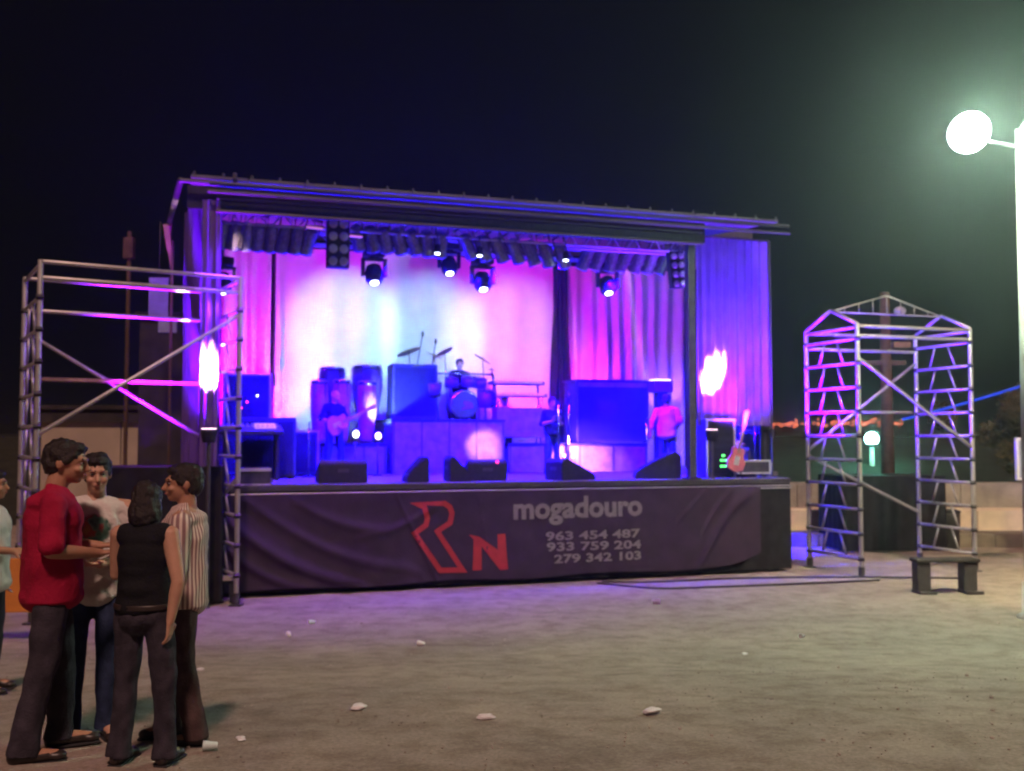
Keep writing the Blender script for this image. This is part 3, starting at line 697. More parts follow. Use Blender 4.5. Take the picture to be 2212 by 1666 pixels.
MB().ball((.17, -.015, .33), .022, None, 8).build('indicator_lamp', M['e_red'], t)
wedge('wedge monitor at the feet of the singer at the microphone', 1150, 1240, 990, .5, R(-75), .55)
wedge('wedge monitor on the right in front of the pink shirted singer', 1420, 1512, 975, .6, R(70), .6)
# keyboards
t = sthing('keyboard_stand', 'two tier keyboard rig with pale keyboards right of the drum riser', 'keyboard', 1125, 4.6, zK)
for zz, m_, yy in ((1.02, 'keys', 0), (1.30, 'case', .15)):
    MB().box((-.62, yy, zz), (.62, yy+.32, zz+.07), .01).build('keyboard', M['case'], t)
    MB().box((-.56, yy-.004, zz+.02), (.56, yy+.13, zz+.078)).build('key_row', M['keys'], t)
for sx in (-.5, .5): rod('stand_leg', (sx, .1, 0), (sx, .3, 1.3), .02, M['chrome'], t, 8); rod('stand_leg', (sx, .4, 0), (sx, 0, 1.02), .02, M['chrome'], t, 8)
MB().box((-.55, .0, .12), (.62, .4, .78), .02).build('amplifier', M['riser'], t)
# silver stand uprights near the case
t = sthing('speaker_pole', 'silver upright pole at the left end of the equipment case', 'stand', 1226, 4.1, DECK)
rod('pole', (0, 0, 0), (.05, 0, 1.75), .03, M['chrome'], t, 10); MB().lathe([(.05, 0), (.05, .12), (.03, .14)], (.05, 0, 1.5)).build('collar', M['black'], t)
for k in range(3): a = k*2.1; rod('foot', (0, 0, .5), (.3*math.cos(a), .3*math.sin(a), .02), .015, M['chrome'], t, 6)
def micstand(label, x, v, h, dx=0):
    t = sthing('microphone_stand', label, 'microphone stand', x, v)
    rod('stand_pole', (0, 0, 0), (0, 0, h), .014, M['chrome'], t, 8); MB().lathe([(.14, 0), (.14, .015), (.03, .03)]).build('base', M['black'], t)
    if dx: rod('boom_arm', (0, 0, h), (dx, 0, h+.12), .01, M['chrome'], t, 6)
    MB().ball((dx, -.03, h+(.14 if dx else .02)), (.03, .05, .03)).build('microphone', M['black'], t)
micstand('chrome microphone stand in front of the singer in blue', 1206, 1.9, 1.42)
micstand('chrome microphone stand left of the pink shirted singer', 1397, 1.9, 1.1)
micstand('boom microphone stand beside the guitarist', 668, 3.2, 1.05, .3)
# right wing gear
t, w_, h_ = cabinet('rack_case', 'silver edged rack case with green lights on the right wing', 'case', 1527, 1586, 905, .55, .6, DECK)
for k in range(3):
    MB().box((-w_/2+.06, -.032, h_*(.5+.13*k)), (w_/2-.06, -.018, h_*(.5+.13*k)+.08)).build('rack_unit', M['gloss'], t)
for k, (dx, dz) in enumerate(((.0, .28), (.12, .28), (.0, .18), (.12, .18), (.06, .36))): MB().box((w_*dx-.025, -.034, h_*dz), (w_*dx+.025, -.018, h_*dz+.03)).build('indicator_lamp', M['e_green'], t)
ua, zt = UZ(1588, 995, .5); 
t = thing('flight_case', 'low pale edged flight case at the right end of the deck', 'case', S((U(1588, .5)+U(1662, .5))/2, .5, DECK), A)
wf = (U(1662, .5)-U(1588, .5))/2
MB().box((-wf, 0, .06), (wf, .45, zt-DECK), .01).build('body', M['case'], t)
for z_ in (.06, zt-DECK-.03): MB().box((-wf-.01, -.012, z_), (wf+.01, -.001, z_+.035)).build('edge', M['lid'], t)
for sx in (-1, 1):
    MB().box((sx*wf-.02, -.016, .1), (sx*wf+.02, -.002, zt-DECK-.035)).build('corner_edge', M['lid'], t); MB().tube((sx*(wf-.08), .08, .03), (sx*(wf-.08)+.03, .08, .03), .03).build('caster', M['black'], t)
t = thing('instrument_stand', 'grey metal stand with instruments behind the low flight case', 'stand', S(U(1630, 1.6), 1.6, DECK), A)
for sx in (-.35, 0, .4): rod('upright', (sx, 0, 0), (sx*.9, 0, 1.05), .02, M['chrome'], t, 8)
rod('cross_bar', (-.35, 0, .9), (.4, 0, .9), .015, M['chrome'], t, 8); MB().ball((.38, -.03, .85), (.08, .05, .11)).build('lamp_head', M['gloss'], t); MB().box((-.3, .03, .3), (.3, .12, .85), .02).build('panel', M['case'], t)
# guitar on a stand beside rack (leaning, pink glossy)
def guitar_mesh(parent, loc, rot):
    b = MB().prism([(-.17, -.20), (-.20, -.05), (-.12, .06), (-.14, .20), (-.05, .22), (.0, .14), (.05, .22), (.14, .18), (.12, .06), (.20, -.05), (.17, -.20), (0, -.25)], -.022, .022)
    bmesh.ops.bevel(b.bm, geom=b.bm.edges[:], offset=.008, segments=1, affect='EDGES')
    bo = b.build('guitar_body', M['guitar'], parent); bo.location = loc; bo.rotation_euler = rot
    n_ = MB().box((-.028, -.035, .12), (.028, -.012, .78)).box((-.045, -.03, .78), (.045, -.01, .93)); no_ = n_.build('guitar_neck', M['plank'], parent); no_.location = loc; no_.rotation_euler = rot
    pk = MB().box((-.05, -.03, -.12), (.05, -.023, .05)); po = pk.build('guitar_pickup', M['lid'], parent); po.location = loc; po.rotation_euler = rot
t = thing('electric_guitar', 'glossy pink guitar leaning against the rack case on the right wing', 'guitar', S(U(1590, .25), .25, DECK), A)
guitar_mesh(t, (0, 0, .36), (0, R(14), 0)); rod('stand_leg', (-.15, .05, 0), (0, .05, .4), .012, M['black'], t, 6); rod('stand_leg', (.15, .05, 0), (0, .05, .4), .012, M['black'], t, 6)

# ------------------------------------------------------------------ scaffold towers
def tower(label, NL, NR, FL, FR, z0s, ztop, leg_r, level, diag, first_rung=.45, gable=True):
    t = thing('scaffold_tower', label, 'scaffold', (NL.x, NL.y, 0))
    o = Vector((NL.x, NL.y, 0)); P = lambda p, z: Vector((p.x, p.y, z))-o
    for p in (NL, NR, FL, FR):
        l = rod('leg', P(p, gz(p.y)+.03), P(p, ztop), leg_r, M['alu'], t, 12)
        b = MB().box((-.09, -.09, 0), (.09, .09, .02)); bo = b.build('base_plate', M['truss'], t); bo.location = P(p, gz(p.y)+.005)
        MB().tube((0, 0, 0), (0, 0, .16), leg_r*1.35, None, 10).build('jack_collar', M['truss'], t).location = P(p, gz(p.y)+.03)
    for (n_, f_) in ((NL, FL), (NR, FR)):
        zs = []; z = first_rung
        while z < ztop-.12: zs.append(z); z += .44
        for i, z in enumerate(zs):
            rod('rung', P(n_, z), P(f_, z), leg_r*.72, M['alu'], t, 8)
            for p_ in (n_, f_): rod('coupler', P(p_, z-.035), P(p_, z+.035), leg_r*1.35, M['eave'], t, 8)
            if i+1 < len(zs):
                z2 = zs[i+1]
                rod('frame_brace', P(n_.lerp(f_, .26), z), P(n_.lerp(f_, .40), z2), leg_r*.5, M['alu'], t, 8)
                rod('frame_brace', P(n_.lerp(f_, .74), z), P(n_.lerp(f_, .62), z2), leg_r*.5, M['alu'], t, 8)
        m_ = n_.lerp(f_, .5)
        if gable: rod('gable_bar', P(n_, ztop), P(m_, ztop+.32), leg_r*.8, M['alu'], t, 8)
        if gable: rod('gable_bar', P(f_, ztop), P(m_, ztop+.32), leg_r*.8, M['alu'], t, 8)
        rod('rung', P(n_, ztop-.06), P(f_, ztop-.06), leg_r*.72, M['alu'], t, 8)
    pts = {'NL': NL, 'NR': NR, 'FL': FL, 'FR': FR}
    for (a, b, za, zb_) in level: rod('ledger', P(pts[a], za), P(pts[b], zb_), leg_r*.8, M['alu'], t, 10)
    for (a, b, za, zb_) in diag: rod('diagonal_brace', P(pts[a], za), P(pts[b], zb_), leg_r*.75, M['alu'], t, 10)
    return t, P
def V2(vx, Y): return Vector((at(vx, 950, Y).x, Y, 0))
NR = V2(515, 15.07); an = R(32); NL = Vector((NR.x-2.754*math.cos(an), NR.y-2.754*math.sin(an), 0)); sv = Vector((-.53, .848, 0))*1.75
FL = NL+sv; FR = NR+sv
def zat(vy, p): return at(1106, vy, p.y).z
zt = 4.92
tl, P = tower('tall aluminium scaffold tower on the left in front of the stage, lit purple', NL, NR, FL, FR, 0, zt, .038,
      [('NL', 'NR', zt-.02, zt-.02), ('NL', 'NR', zt-.24, zt-.24), ('FL', 'FR', zt-.02, zt-.02), ('FL', 'FR', zt-.5, zt-.5)],
      [('NL', 'NR', 2.53, 4.35), ('FL', 'FR', 4.1, 2.45), ('NR', 'FR', 1.9, 1.2)], gable=False)
def plank(parent, P, a, b, c, d, z, name='platform_board'):
    m_ = MB(); q = [P(p, z) for p in (a, b, c, d)]
    vv = [m_.bm.verts.new(x) for x in q]+[m_.bm.verts.new(x+Vector((0, 0, .045))) for x in q]
    for f in ((3, 2, 1, 0), (4, 5, 6, 7), (0, 1, 5, 4), (1, 2, 6, 5), (2, 3, 7, 6), (3, 0, 4, 7)): m_.bm.faces.new([vv[i] for i in f])
    return m_.build(name, M['plank'], parent)
zp = 3.35
plank(tl, P, FL.lerp(FR, .03), FL.lerp(FR, .97), FR.lerp(NR, .18).lerp(FL.lerp(NL, .18), .03), FL.lerp(NL, .18), zp)
NL2 = V2(1856, 18.1); NR2 = V2(2100, 18.9); FL2 = V2(1745, 19.5); FR2 = V2(1982, 20.3)
zt2 = 4.56
tr, P2 = tower('aluminium scaffold tower with pitched top right of the stage', NL2, NR2, FL2, FR2, 0, zt2, .042,
      [('NL', 'NR', zt2-.04, zt2-.04), ('NL', 'NR', zt2-.22, zt2-.22), ('FL', 'FR', zt2-.04, zt2-.04), ('FL', 'FR', zt2-.34, zt2-.34)],
      [('NL', 'NR', 3.95, 2.30), ('FL', 'FR', 2.25, 4.0), ('FL', 'FR', 2.15, 1.0)], .33)
# peaked ridge truss on top of the right tower
mL = NL2.lerp(FL2, .5); mR = NR2.lerp(FR2, .5); zr = zt2+.30
apex = .62
rod('ridge_chord', P2(mL, zr), P2(mR, zr), .018, M['alu'], tr, 6)
rod('ridge_top', P2(mL, zr), P2(mL.lerp(mR, .5), zr+.36), .018, M['alu'], tr, 6); rod('ridge_top', P2(mR, zr), P2(mL.lerp(mR, .5), zr+.36), .018, M['alu'], tr, 6)
for k in range(1, 8): f_ = k/8; rod('ridge_post', P2(mL.lerp(mR, f_), zr), P2(mL.lerp(mR, f_), zr+.36*(1-abs(f_-.5)*2)), .012, M['alu'], tr, 6)
rod('side_rail', P2(FL2.lerp(FR2, .15), 3.0), P2(FL2.lerp(FR2, .95), 3.0), .03, M['alu'], tr, 8)

# ------------------------------------------------------------------ black draped boxes beside the stage
def draped_box(name, label, cat, c, w_, d_, z0, h_, rz, top=True):
    t = thing(name, label, cat, c, rz)
    MB().box((-w_/2, -d_/2, z0+h_-.05), (w_/2, d_/2, z0+h_), .01).build('top_board', M['black'], t)
    per = [(-w_/2, -d_/2), (w_/2, -d_/2), (w_/2, d_/2), (-w_/2, d_/2), (-w_/2, -d_/2)]; ln = [w_, d_, w_, d_]; tot = sum(ln)
    def fn(a, b):
        s = a*tot; k = 0
        while k < 3 and s > ln[k]: s -= ln[k]; k += 1
        p = Vector(per[k]).lerp(Vector(per[k+1]), min(1, s/ln[k])); n_ = [(0, -1), (1, 0), (0, 1), (-1, 0)][k]
        q = .02+.018*math.sin(a*tot*22)*(1.2-b); return Vector((p.x+n_[0]*q, p.y+n_[1]*q, z0+.03+(h_-.04)*b))
    sheet('cloth_skirt', fn, 260, 5, M['blackcloth'], t)
    for sx in (-1, 1):
        for sy in (-1, 1): MB().box((sx*(w_/2-.1)-.03, sy*(d_/2-.1)-.03, z0), (sx*(w_/2-.1)+.03, sy*(d_/2-.1)+.03, z0+h_-.05)).build('leg', M['truss'], t)
    return t
c = at(352, 1100, 15.6); draped_box('draped_speaker_stack', 'tall black cloth covered speaker stack left of the stage behind the group', 'speaker stack', (c.x, c.y, 0), 1.75, 1.2, 0, 2.06, R(15))
c = at(1902, 1100, 22.8); draped_box('draped_platform', 'black skirted platform standing behind the right scaffold tower', 'platform', (c.x, c.y, 0), 2.3, 1.4, 0, 1.66, R(3))
tm = thing('step_plank', 'pale plank step beside the foot of the left scaffold tower', 'step', (at(462, 1240, 15.4).x, 15.4, 0), R(10))
MB().box((-.3, -.15, .34), (.35, .15, .39)).build('tread', M['concrete'], tm)
for sx in (-.22, .27): MB().box((sx-.03, -.1, 0), (sx+.03, .1, .34)).build('leg', M['black'], tm)

# ------------------------------------------------------------------ stepped concrete seats behind the right tower
se = thing('concrete_terrace', 'long stepped concrete seating wall behind the right scaffold tower', 'terrace', (0, 23.2, 0), R(-1))
for i, (y0, z0, z1, dd) in enumerate(((0, 0, .30, .9), (.9, 0, .78, .9), (1.8, 0, 1.36, 1.0))):
    for k in range(7):
        x0 = 5.0+k*2.0
        MB().box((x0+.006, y0, z0), (x0+1.994, y0+dd, z1), .02).build('concrete_block', M[('stone_dark', 'stone_lit', 'concrete')[i]], se)
b1 = thing('low_bench', 'rough low bench with two stubby legs at the foot of the right tower', 'bench', (at(2046, 1280, 16.3).x, 16.3, 0), R(4))
MB().box((-.55, -.14, .50), (.50, .16, .56), .02).build('seat', M['roofdark'], b1)
for sx in (-.42, .35): MB().box((sx-.11, -.10, 0), (sx+.11, .12, .50), .02).box((sx-.12, -.2, 0), (sx+.16, .12, .05), .01).build('leg', M['truss'], b1)
sb = thing('grey_bin', 'small grey bin standing on the concrete step right of the black platform', 'bin', (at(2052, 1150, 22.9).x, 22.85, 0))
MB().lathe([(.17, 0), (.20, .75), (.21, .78), (.19, .80)], n=16).build('body', M['truss'], sb, True); MB().lathe([(.215, .80), (.215, .84), (.12, .88)], n=16).build('lid', M['black'], sb, True)
hr = thing('hose', 'dark cables lying on the dirt in front of the right end of the stage', 'cable', (0, 0, 0))
def cable(pts, r, name='strand', parent=None, m='black'):
    cu = bpy.data.curves.new(name, 'CURVE'); cu.dimensions = '3D'; cu.bevel_depth = r; cu.bevel_resolution = 1
    sp = cu.splines.new('NURBS'); sp.points.add(len(pts)-1); sp.use_endpoint_u = True
    for i, p in enumerate(pts): sp.points[i].co = (*p, 1)
    o = bpy.data.objects.new(name, cu); COL.objects.link(o); bpy.context.view_layer.update()
    me = bpy.data.meshes.new_from_object(o.evaluated_get(bpy.context.evaluated_depsgraph_get())); bpy.data.objects.remove(o)
    me.materials.clear(); return link(name, me, M[m], parent)
def gpt(vx, vy, up=.02):
    d = ray(vx, vy); t = .5
    for i in range(4000):
        p = C0+d*t
        if p.z <= gz(p.y): break
        t += .02 if t < 40 else .5
    return Vector((p.x, p.y, gz(p.y)+up))
cable([gpt(1290, 1262), gpt(1350, 1268), gpt(1420, 1276), gpt(1500, 1272), gpt(1640, 1268), gpt(1760, 1262), gpt(1900, 1256)], .016, parent=hr)
cable([gpt(1300, 1258), gpt(1380, 1262), gpt(1460, 1258), gpt(1560, 1252), gpt(1700, 1250), gpt(1840, 1248), gpt(2090, 1252)], .016, parent=hr)
hr.name = 'ground_cable'

# ------------------------------------------------------------------ lamp post with floodlights
LPY = 14.0; lx = at(2214, 700, LPY).x
lp = thing('flood_light_post', 'tall pale lamp post with bright greenish floodlights at the right edge', 'lamp post', (lx, LPY, 0))
MB().tube((0, 0, 0), (0, 0, 6.85), .10, .06, 20).build('post', M['polewhite'], lp, True)
MB().lathe([(.2, 0), (.2, .04), (.13, .08), (.12, .5)], n=16).build('base', M['polewhite'], lp, True)
hl = at(2093, 286, LPY); hz = hl.z; dxl = hl.x-lx
for s, dx in ((1, dxl), (-1, .30)):
    rod('bracket_arm', (0, 0, hz-.22), (dx*.82, -.0, hz-.10), .03, M['truss'], lp, 8)
    hd = MB().lathe([(.12, .20), (.25, .12), (.30, 0), (.30, -.03), (.285, -.03)], (0, 0, 0), 24).build('floodlight_housing', M['truss'], lp, True)
    hd.location = (dx, .04, hz+.02); hd.rotation_euler = (R(-62), 0, 0)
    MB().lathe([(.29, -.02), (.285, -.09), (.22, -.17), (.10, -.21)], n=24).build('floodlight_glass', M['e_flood'], hd, True)
    point('flood_bulb', (lx+dx, LPY-.20, hz), (.62, 1, .66), 640, .32)
    fo = spot('floodlight', (lx+dx, LPY-.20, hz), (4.6, 11.0, 0) if s == 1 else (10.0, 21.5, 0), (.72, 1, .70) if s == 1 else (1, .86, .50), 2300 if s == 1 else 6500, 136 if s == 1 else 122, 1, .30)
# wooden pole behind
wp = thing('wooden_pole', 'weathered wooden pole with crossarm behind the right tower', 'utility pole', (at(1916, 900, 26).x, 26, 0))
ztp = at(1914, 632, 26).z
MB().tube((0, 0, 0), (0, 0, ztp), .19, .12, 14).build('shaft', M['wood'], wp, True)
MB().box((-.7, -.08, ztp-1.9), (.5, .06, ztp-1.78)).build('crossarm', M['wood'], wp); MB().ball((.35, -.1, ztp-.5), (.16, .1, .12)).build('insulator', M['lid'], wp)
MB().box((.1, -.3, 3.9+.9), (.55, -.05, 4.05+.9), .02).build('junction_box', M['plank'], wp)
cable([(at(1950, 906, 26.5)), at(2020, 890, 27), at(2110, 863, 27.5), at(2212, 834, 28), at(2330, 790, 28.5)], .035, 'rope_light', None, 'e_rope')
tag(bpy.data.objects['rope_light'], 'blue glowing rope light strung from the wooden pole towards the right edge', 'rope light')
# far cyan street lamp
fl = thing('street_lamp', 'bright cyan green street lamp far behind the right tower', 'street lamp', (at(1884, 1000, 34).x, 34, 0))
zf = at(1880, 948, 34).z
MB().tube((0, 0, 0), (0, 0, zf-.1), .10, .07, 12).build('post', M['polewhite'], fl, True); MB().ball((0, 0, zf), .22).build('lamp_globe', M['e_cyan'], fl, True); MB().lathe([(.1, zf-.24), (.24, zf-.18), (.1, zf-.12)], n=12).build('collar', M['truss'], fl)
point('street_lamp_light', (fl.location.x, 33.6, zf), (.2, 1, .7), 130, .1)
# sign at right edge
sg = thing('white_framed_sign', 'white framed panel on a post at the right edge below the tree', 'sign', (at(2208, 990, 20).x, 20, 0))
zs0, zs1 = at(2200, 1035, 20).z, at(2200, 948, 20).z
MB().box((-.12, -.04, zs0), (.75, .0, zs1), .01).build('panel', M['signblue'], sg); rod('post', (.3, .03, 0), (.3, .03, zs1), .04, M['truss'], sg)
for a, b in (((-.14, -.06, zs0-.02), (-.09, .02, zs1+.02)), ((-.09, -.06, zs1-.03), (.75, .02, zs1+.02)), ((-.09, -.06, zs0-.02), (.75, .02, zs0+.03))): MB().box(a, b).build('frame', M['keys'], sg)

# tree
def tree(label, x, y, h, cr, n, seed, cz=.62, trunk_r=.14):
    rnd = random.Random(seed); t = thing('broadleaf_tree', label, 'tree', (x, y, 0))
    m_ = MB(); m_.tube((0, 0, 0), (.05, 0, h*.45), trunk_r, trunk_r*.6, 10)
    tips = []
    for k in range(7):
        a = k*.9+rnd.random(); q = Vector((math.cos(a)*cr*.6, math.sin(a)*cr*.6, h*(.6+.3*rnd.random())))
        m_.tube((.05, 0, h*(.32+.02*k)), q, trunk_r*.4, trunk_r*.12, 7); tips.append(q)
    m_.build('trunk', M['bark'], t)
    V_ = []; F_ = []
    clumps = [(Vector((rnd.gauss(0, cr*.42), rnd.gauss(0, cr*.42), h*cz+rnd.gauss(0, cr*.38))), cr*rnd.uniform(.22, .42)) for k in range(26)]
    for i in range(n):
        c, r = rnd.choice(clumps); d = Vector((rnd.gauss(0, 1), rnd.gauss(0, 1), rnd.gauss(0, 1))).normalized()*r*rnd.random()**.4; p = c+d
        ax = Vector((rnd.gauss(0, 1), rnd.gauss(0, 1), rnd.gauss(0, 1))).normalized(); bx = ax.orthogonal().normalized(); s = rnd.uniform(.04, .085)
        k = len(V_); V_ += [p-ax*s, p+bx*s*.45, p+ax*s, p-bx*s*.45]; F_.append((k, k+1, k+2, k+3))
    me = bpy.data.meshes.new('crown'); me.from_pydata([tuple(v) for v in V_], [], F_); link('crown', me, M['leaf'], t)
c = at(2190, 940, 27); tree('olive coloured tree lit by the floodlight at the right edge', c.x+.55, 27, 4.0, 1.35, 14000, 5, .66)

# ------------------------------------------------------------------ left background: low cream building, poles
bd = thing('cream_building', 'low cream walled building with dark roof behind the left scaffold tower', 'building', (at(215, 950, 27).x, 27, 0), R(4))
bw = 1.52
zb0 = at(215, 880, 27).z; zb1 = at(215, 912, 27).z
for k in range(2): 
    x0 = -bw+k*bw*1.38; x1 = x0+(bw*1.36 if k == 0 else bw*.62); MB().box((x0, 0, 0), (x1, 3.0, zb1)).build('wall_panel', M['wall'], bd)
MB().box((-bw-.1, -.12, zb1), (bw+.1, 3.1, zb0-.06)).build('fascia', M['roofdark'], bd); MB().box((-bw-.2, -.2, zb0-.06), (bw+.2, 3.2, zb0+.05)).build('roof', M['roofdark'], bd)
b2 = thing('dark_shed', 'tall dark shed wall between the cream building and the stage', 'shed', (at(372, 900, 22).x-.15, 22.5, 0), R(8))
MB().box((-.75, 0, 0), (.7, 3, 5.2)).build('wall', M['roofdark'], b2); MB().box((-.85, -.1, 5.2), (.8, 3.1, 5.3)).build('roof', M['black'], b2)
MB().box((-.35, -.03, 4.85), (.05, -.005, 5.18)).build('vent', M['signblue'], b2)
mp = thing('dark_mast', 'thin dark mast standing behind the left scaffold tower', 'mast', (at(272, 900, 24).x, 24, 0))
rod('pole', (0, 0, 0), (0, 0, at(272, 500, 24).z), .05, M['wood'], mp); MB().box((-.12, -.1, at(272, 560, 24).z), (.12, .1, at(272, 545, 24).z+.35), .02).build('junction_box', M['wood'], mp)
m2 = thing('flag_pole', 'slim pole with a pale flag end beside the left stage drape', 'flag pole', (at(366, 900, 20).x, 20, 0))
rod('pole', (0, 0, 0), (0, 0, at(370, 520, 20).z), .03, M['wood'], m2)
fz = at(366, 580, 20).z
sheet('flag', lambda a, b: Vector((-.03-.18*a*b, .02*math.sin(b*8), fz+.9*b)), 8, 12, M['plank'], m2, .004)
m3 = thing('striped_shutter', 'grey ribbed shutter hanging in the dark left of the stage drape', 'shutter', (at(343, 650, 21).x, 21, 0), R(5))
z0_, z1_ = at(343, 687, 21).z, at(343, 600, 21).z
for k in range(9): MB().box((-.2+.045*k, -.01, z0_), (-.2+.045*k+.03, .01, z1_)).build('slat', M['signblue'], m3)
MB().box((-.22, .012, z0_), (.22, .03, z0_+.03)).build('rail', M['truss'], m3); MB().box((-.22, .012, z1_-.03), (.22, .03, z1_)).build('rail', M['truss'], m3)
rod('hanger', (0, .02, z1_), (0, .02, z1_+1.2), .01, M['truss'], m3)
# orange barrier fabric behind far left person
ob = thing('orange_barrier', 'orange barrier panel low behind the man at the left edge', 'barrier', (at(35, 1230, 12.3).x, 12.3, gz(12.3)), R(5))
MB().box((-.45, -.02, .35), (.45, .02, 1.0), .01).build('panel', M['orange'], ob)
for sx in (-.38, .38): MB().box((sx-.03, -.1, 0), (sx+.03, .1, .35)).build('leg', M['black'], ob)

# ------------------------------------------------------------------ people
BJ = dict(pelvis=(0, .0, .95), waist=(0, .0, 1.08), chest=(0, .0, 1.28), neck=(0, .02, 1.45), head=(0, -.01, 1.625))
def remesh(me_name, mb, vox, smooth_it=3, m=None, parent=None, fold=0, fs=9, name='body'):
    me = mb.mesh(me_name); o = link(name, me, None)
    md = o.modifiers.new('r', 'REMESH'); md.mode = 'VOXEL'; md.voxel_size = vox
    if smooth_it: sm = o.modifiers.new('s', 'SMOOTH'); sm.iterations = smooth_it; sm.factor = .5
    bpy.context.view_layer.update()
    m2 = bpy.data.meshes.new_from_object(o.evaluated_get(bpy.context.evaluated_depsgraph_get()))
    bpy.data.objects.remove(o)
    if fold:
        n = len(m2.vertices); co = np.empty(n*3, 'f'); m2.vertices.foreach_get('co', co); co = co.reshape(-1, 3)
        nr = np.array([v.normal[:] for v in m2.vertices]); 
        for i in range(n):
            p = co[i]; d = noise.noise(Vector((p[0]*fs*1.1, p[1]*fs*1.1, p[2]*fs*.55)))*.7+noise.noise(Vector((p[0]*fs*2.5+p[2]*6, p[1]*fs*2.5, p[2]*fs*1.1+5)))*.45
            co[i] = p+nr[i]*d*fold
        m2.vertices.foreach_set('co', co.ravel())
    for p in m2.polygons: p.use_smooth = True
    m2.materials.clear(); return link(name, m2, m, parent)
def lerp(a, b, t): return tuple(a[i]+(b[i]-a[i])*t for i in range(3))
def hand(mb, wrist, dirv, palm_n, side, vox, curl=.5):
    w_ = Vector(wrist); d = Vector(dirv).normalized(); n_ = Vector(palm_n); n_ = (n_-d*n_.dot(d)).normalized(); s_ = d.cross(n_)*side
    pc = w_+d*.05
    for k in (-.024, -.008, .008, .024): mb.limb(w_+s_*k*.7, .015, w_+d*.085+s_*k, .0125, 8)
    for k, L_ in zip((-.027, -.009, .009, .027), (.062, .078, .084, .074)):
        a = w_+d*.085+s_*k; d2 = (d+n_*curl*.6).normalized(); d3 = (d+n_*curl*1.8).normalized()
        b = a+d2*L_*.5; c_ = b+d3*L_*.5; mb.limb(a, .0098, b, .009, 8); mb.limb(b, .009, c_, .0075, 8)
    a = w_+d*.025+s_*.03; b = a+(d*.5+s_*.8).normalized()*.04; c_ = b+(d*.9+s_*.25+n_*curl*.6).normalized()*.035
    mb.limb(a, .0125, b, .011, 8); mb.limb(b, .011, c_, .009, 8)
def person(label, loc, rz, H, J, top, bottom, shoes, skin='skin', vox=.0075, hairm='hair', long_hair=False, female=False, sleeve=.45, headrot=(0, 0, 0), group=None, bald=False, shirt_len=.0, tight=False, neckshift=(0, 0), palm=None, collar=False, tilt=0, build=1.0, sway=(0,0)):
    """J: joint overrides; person faces local -y"""
    k = H/1.725
    j = dict(sh=[(-.183, .01, 1.385), (.183, .01, 1.385)], el=[(-.235, .03, 1.13), (.235, .03, 1.13)], wr=[(-.25, -.04, .88), (.25, -.04, .88)],
             hip=[(-.09, 0, .93), (.09, 0, .93)], kn=[(-.10, -.02, .50), (.10, -.02, .50)], an=[(-.11, .02, .09), (.11, .02, .09)], hd=[None, None], pn=[(0, -1, .3), (0, -1, .3)], toe=[(-.02, -1), (.02, -1)])
    j.update(J or {})
    hx, hy = neckshift
    t = thing('person', label, 'person', loc, rz, group); t.scale = (k*build, k*build, k); 
    if tilt: t.rotation_euler = (tilt, 0, rz)
    neck = Vector((hx*.5, .02+hy*.5, 1.45)); head = Vector((hx, -.01+hy, 1.605))
    Rm = Matrix.Rotation(headrot[2], 3, 'Z') @ Matrix.Rotation(headrot[0], 3, 'X') @ Matrix.Rotation(headrot[1], 3, 'Y')
    hp = lambda p: head+Rm @ Vector(p)
    b = MB(); fw = .92 if female else 1
    # torso
    b.ball((0, 0, .97), (.142, .10, .12)); b.ball((0, 0, 1.10), (.135*fw, .10, .14)); b.ball((0, .0, 1.27), (.165*fw, .115, .17)); b.ball((0, .01, 1.38), (.17*fw, .09, .085))
    b.limb((0, .015, 1.38), .07, neck, .056); b.limb(neck, .056, hp((0, .02, -.05)), .056)
    # head
    b.ball(hp((0, .012, .02)), (.077, .098, .095), Rm); b.ball(hp((0, -.02, -.035)), (.062, .075, .078), Rm); b.ball(hp((0, -.055, -.082)), (.034, .034, .028), Rm)
    b.limb(hp((0, -.09, .01)), .010, hp((0, -.112, -.028)), .014, 8); b.ball(hp((0, -.083, .028)), (.052, .018, .013), Rm)
    b.ball(hp((0, -.089, -.058)), (.024, .012, .010), Rm)
    for s in (-1, 1): b.ball(hp((s*.078, .015, -.008)), (.012, .022, .032), Rm, 10); b.ball(hp((s*.036, -.07, -.03)), (.026, .02, .02), Rm)
    for s in (0, 1):
        sh, el, wr = [Vector(j[n][s]) for n in ('sh', 'el', 'wr')]
        b.limb((0, .01, 1.40), .065, sh, .058); b.limb(sh, .056, sh.lerp(el, .5), .050); b.limb(sh.lerp(el, .5), .050, el, .040)
        b.limb(el, .041, el.lerp(wr, .3), .041); b.limb(el.lerp(wr, .3), .041, wr, .026)
        hd = j['hd'][s] or tuple((wr-el).normalized()); hand(b, wr, hd, j['pn'][s], (1 if s == 0 else -1), vox)
        hip, kn, an_ = [Vector(j[n][s]) for n in ('hip', 'kn', 'an')]
        b.limb(hip, .078, hip.lerp(kn, .5), .068); b.limb(hip.lerp(kn, .5), .072, kn, .052); b.limb(kn, .052, kn.lerp(an_, .35), .056); b.limb(kn.lerp(an_, .35), .056, an_, .036)
        tx, ty = j['toe'][s]; b.limb(an_+Vector((0, 0, -.03)), .038, an_+Vector((tx*.15, ty*.15, -.055)), .028)
    remesh('body', b, vox, 2, M[skin], t)
    # face details
    for s in (-1, 1):
        MB().ball(hp((s*.031, -.079, .006)), (.013, .009, .0065), Rm, 10).build('eye', M['eyewhite'], t, True)
        MB().ball(hp((s*.031, -.088, .008)), (.007, .004, .007), Rm, 8).build('pupil', M['eye'], t, True)
        MB().limb(hp((s*.014, -.095, .030)), .0045, hp((s*.052, -.082, .032)), .004, 6).build('eyebrow', M[hairm], t)
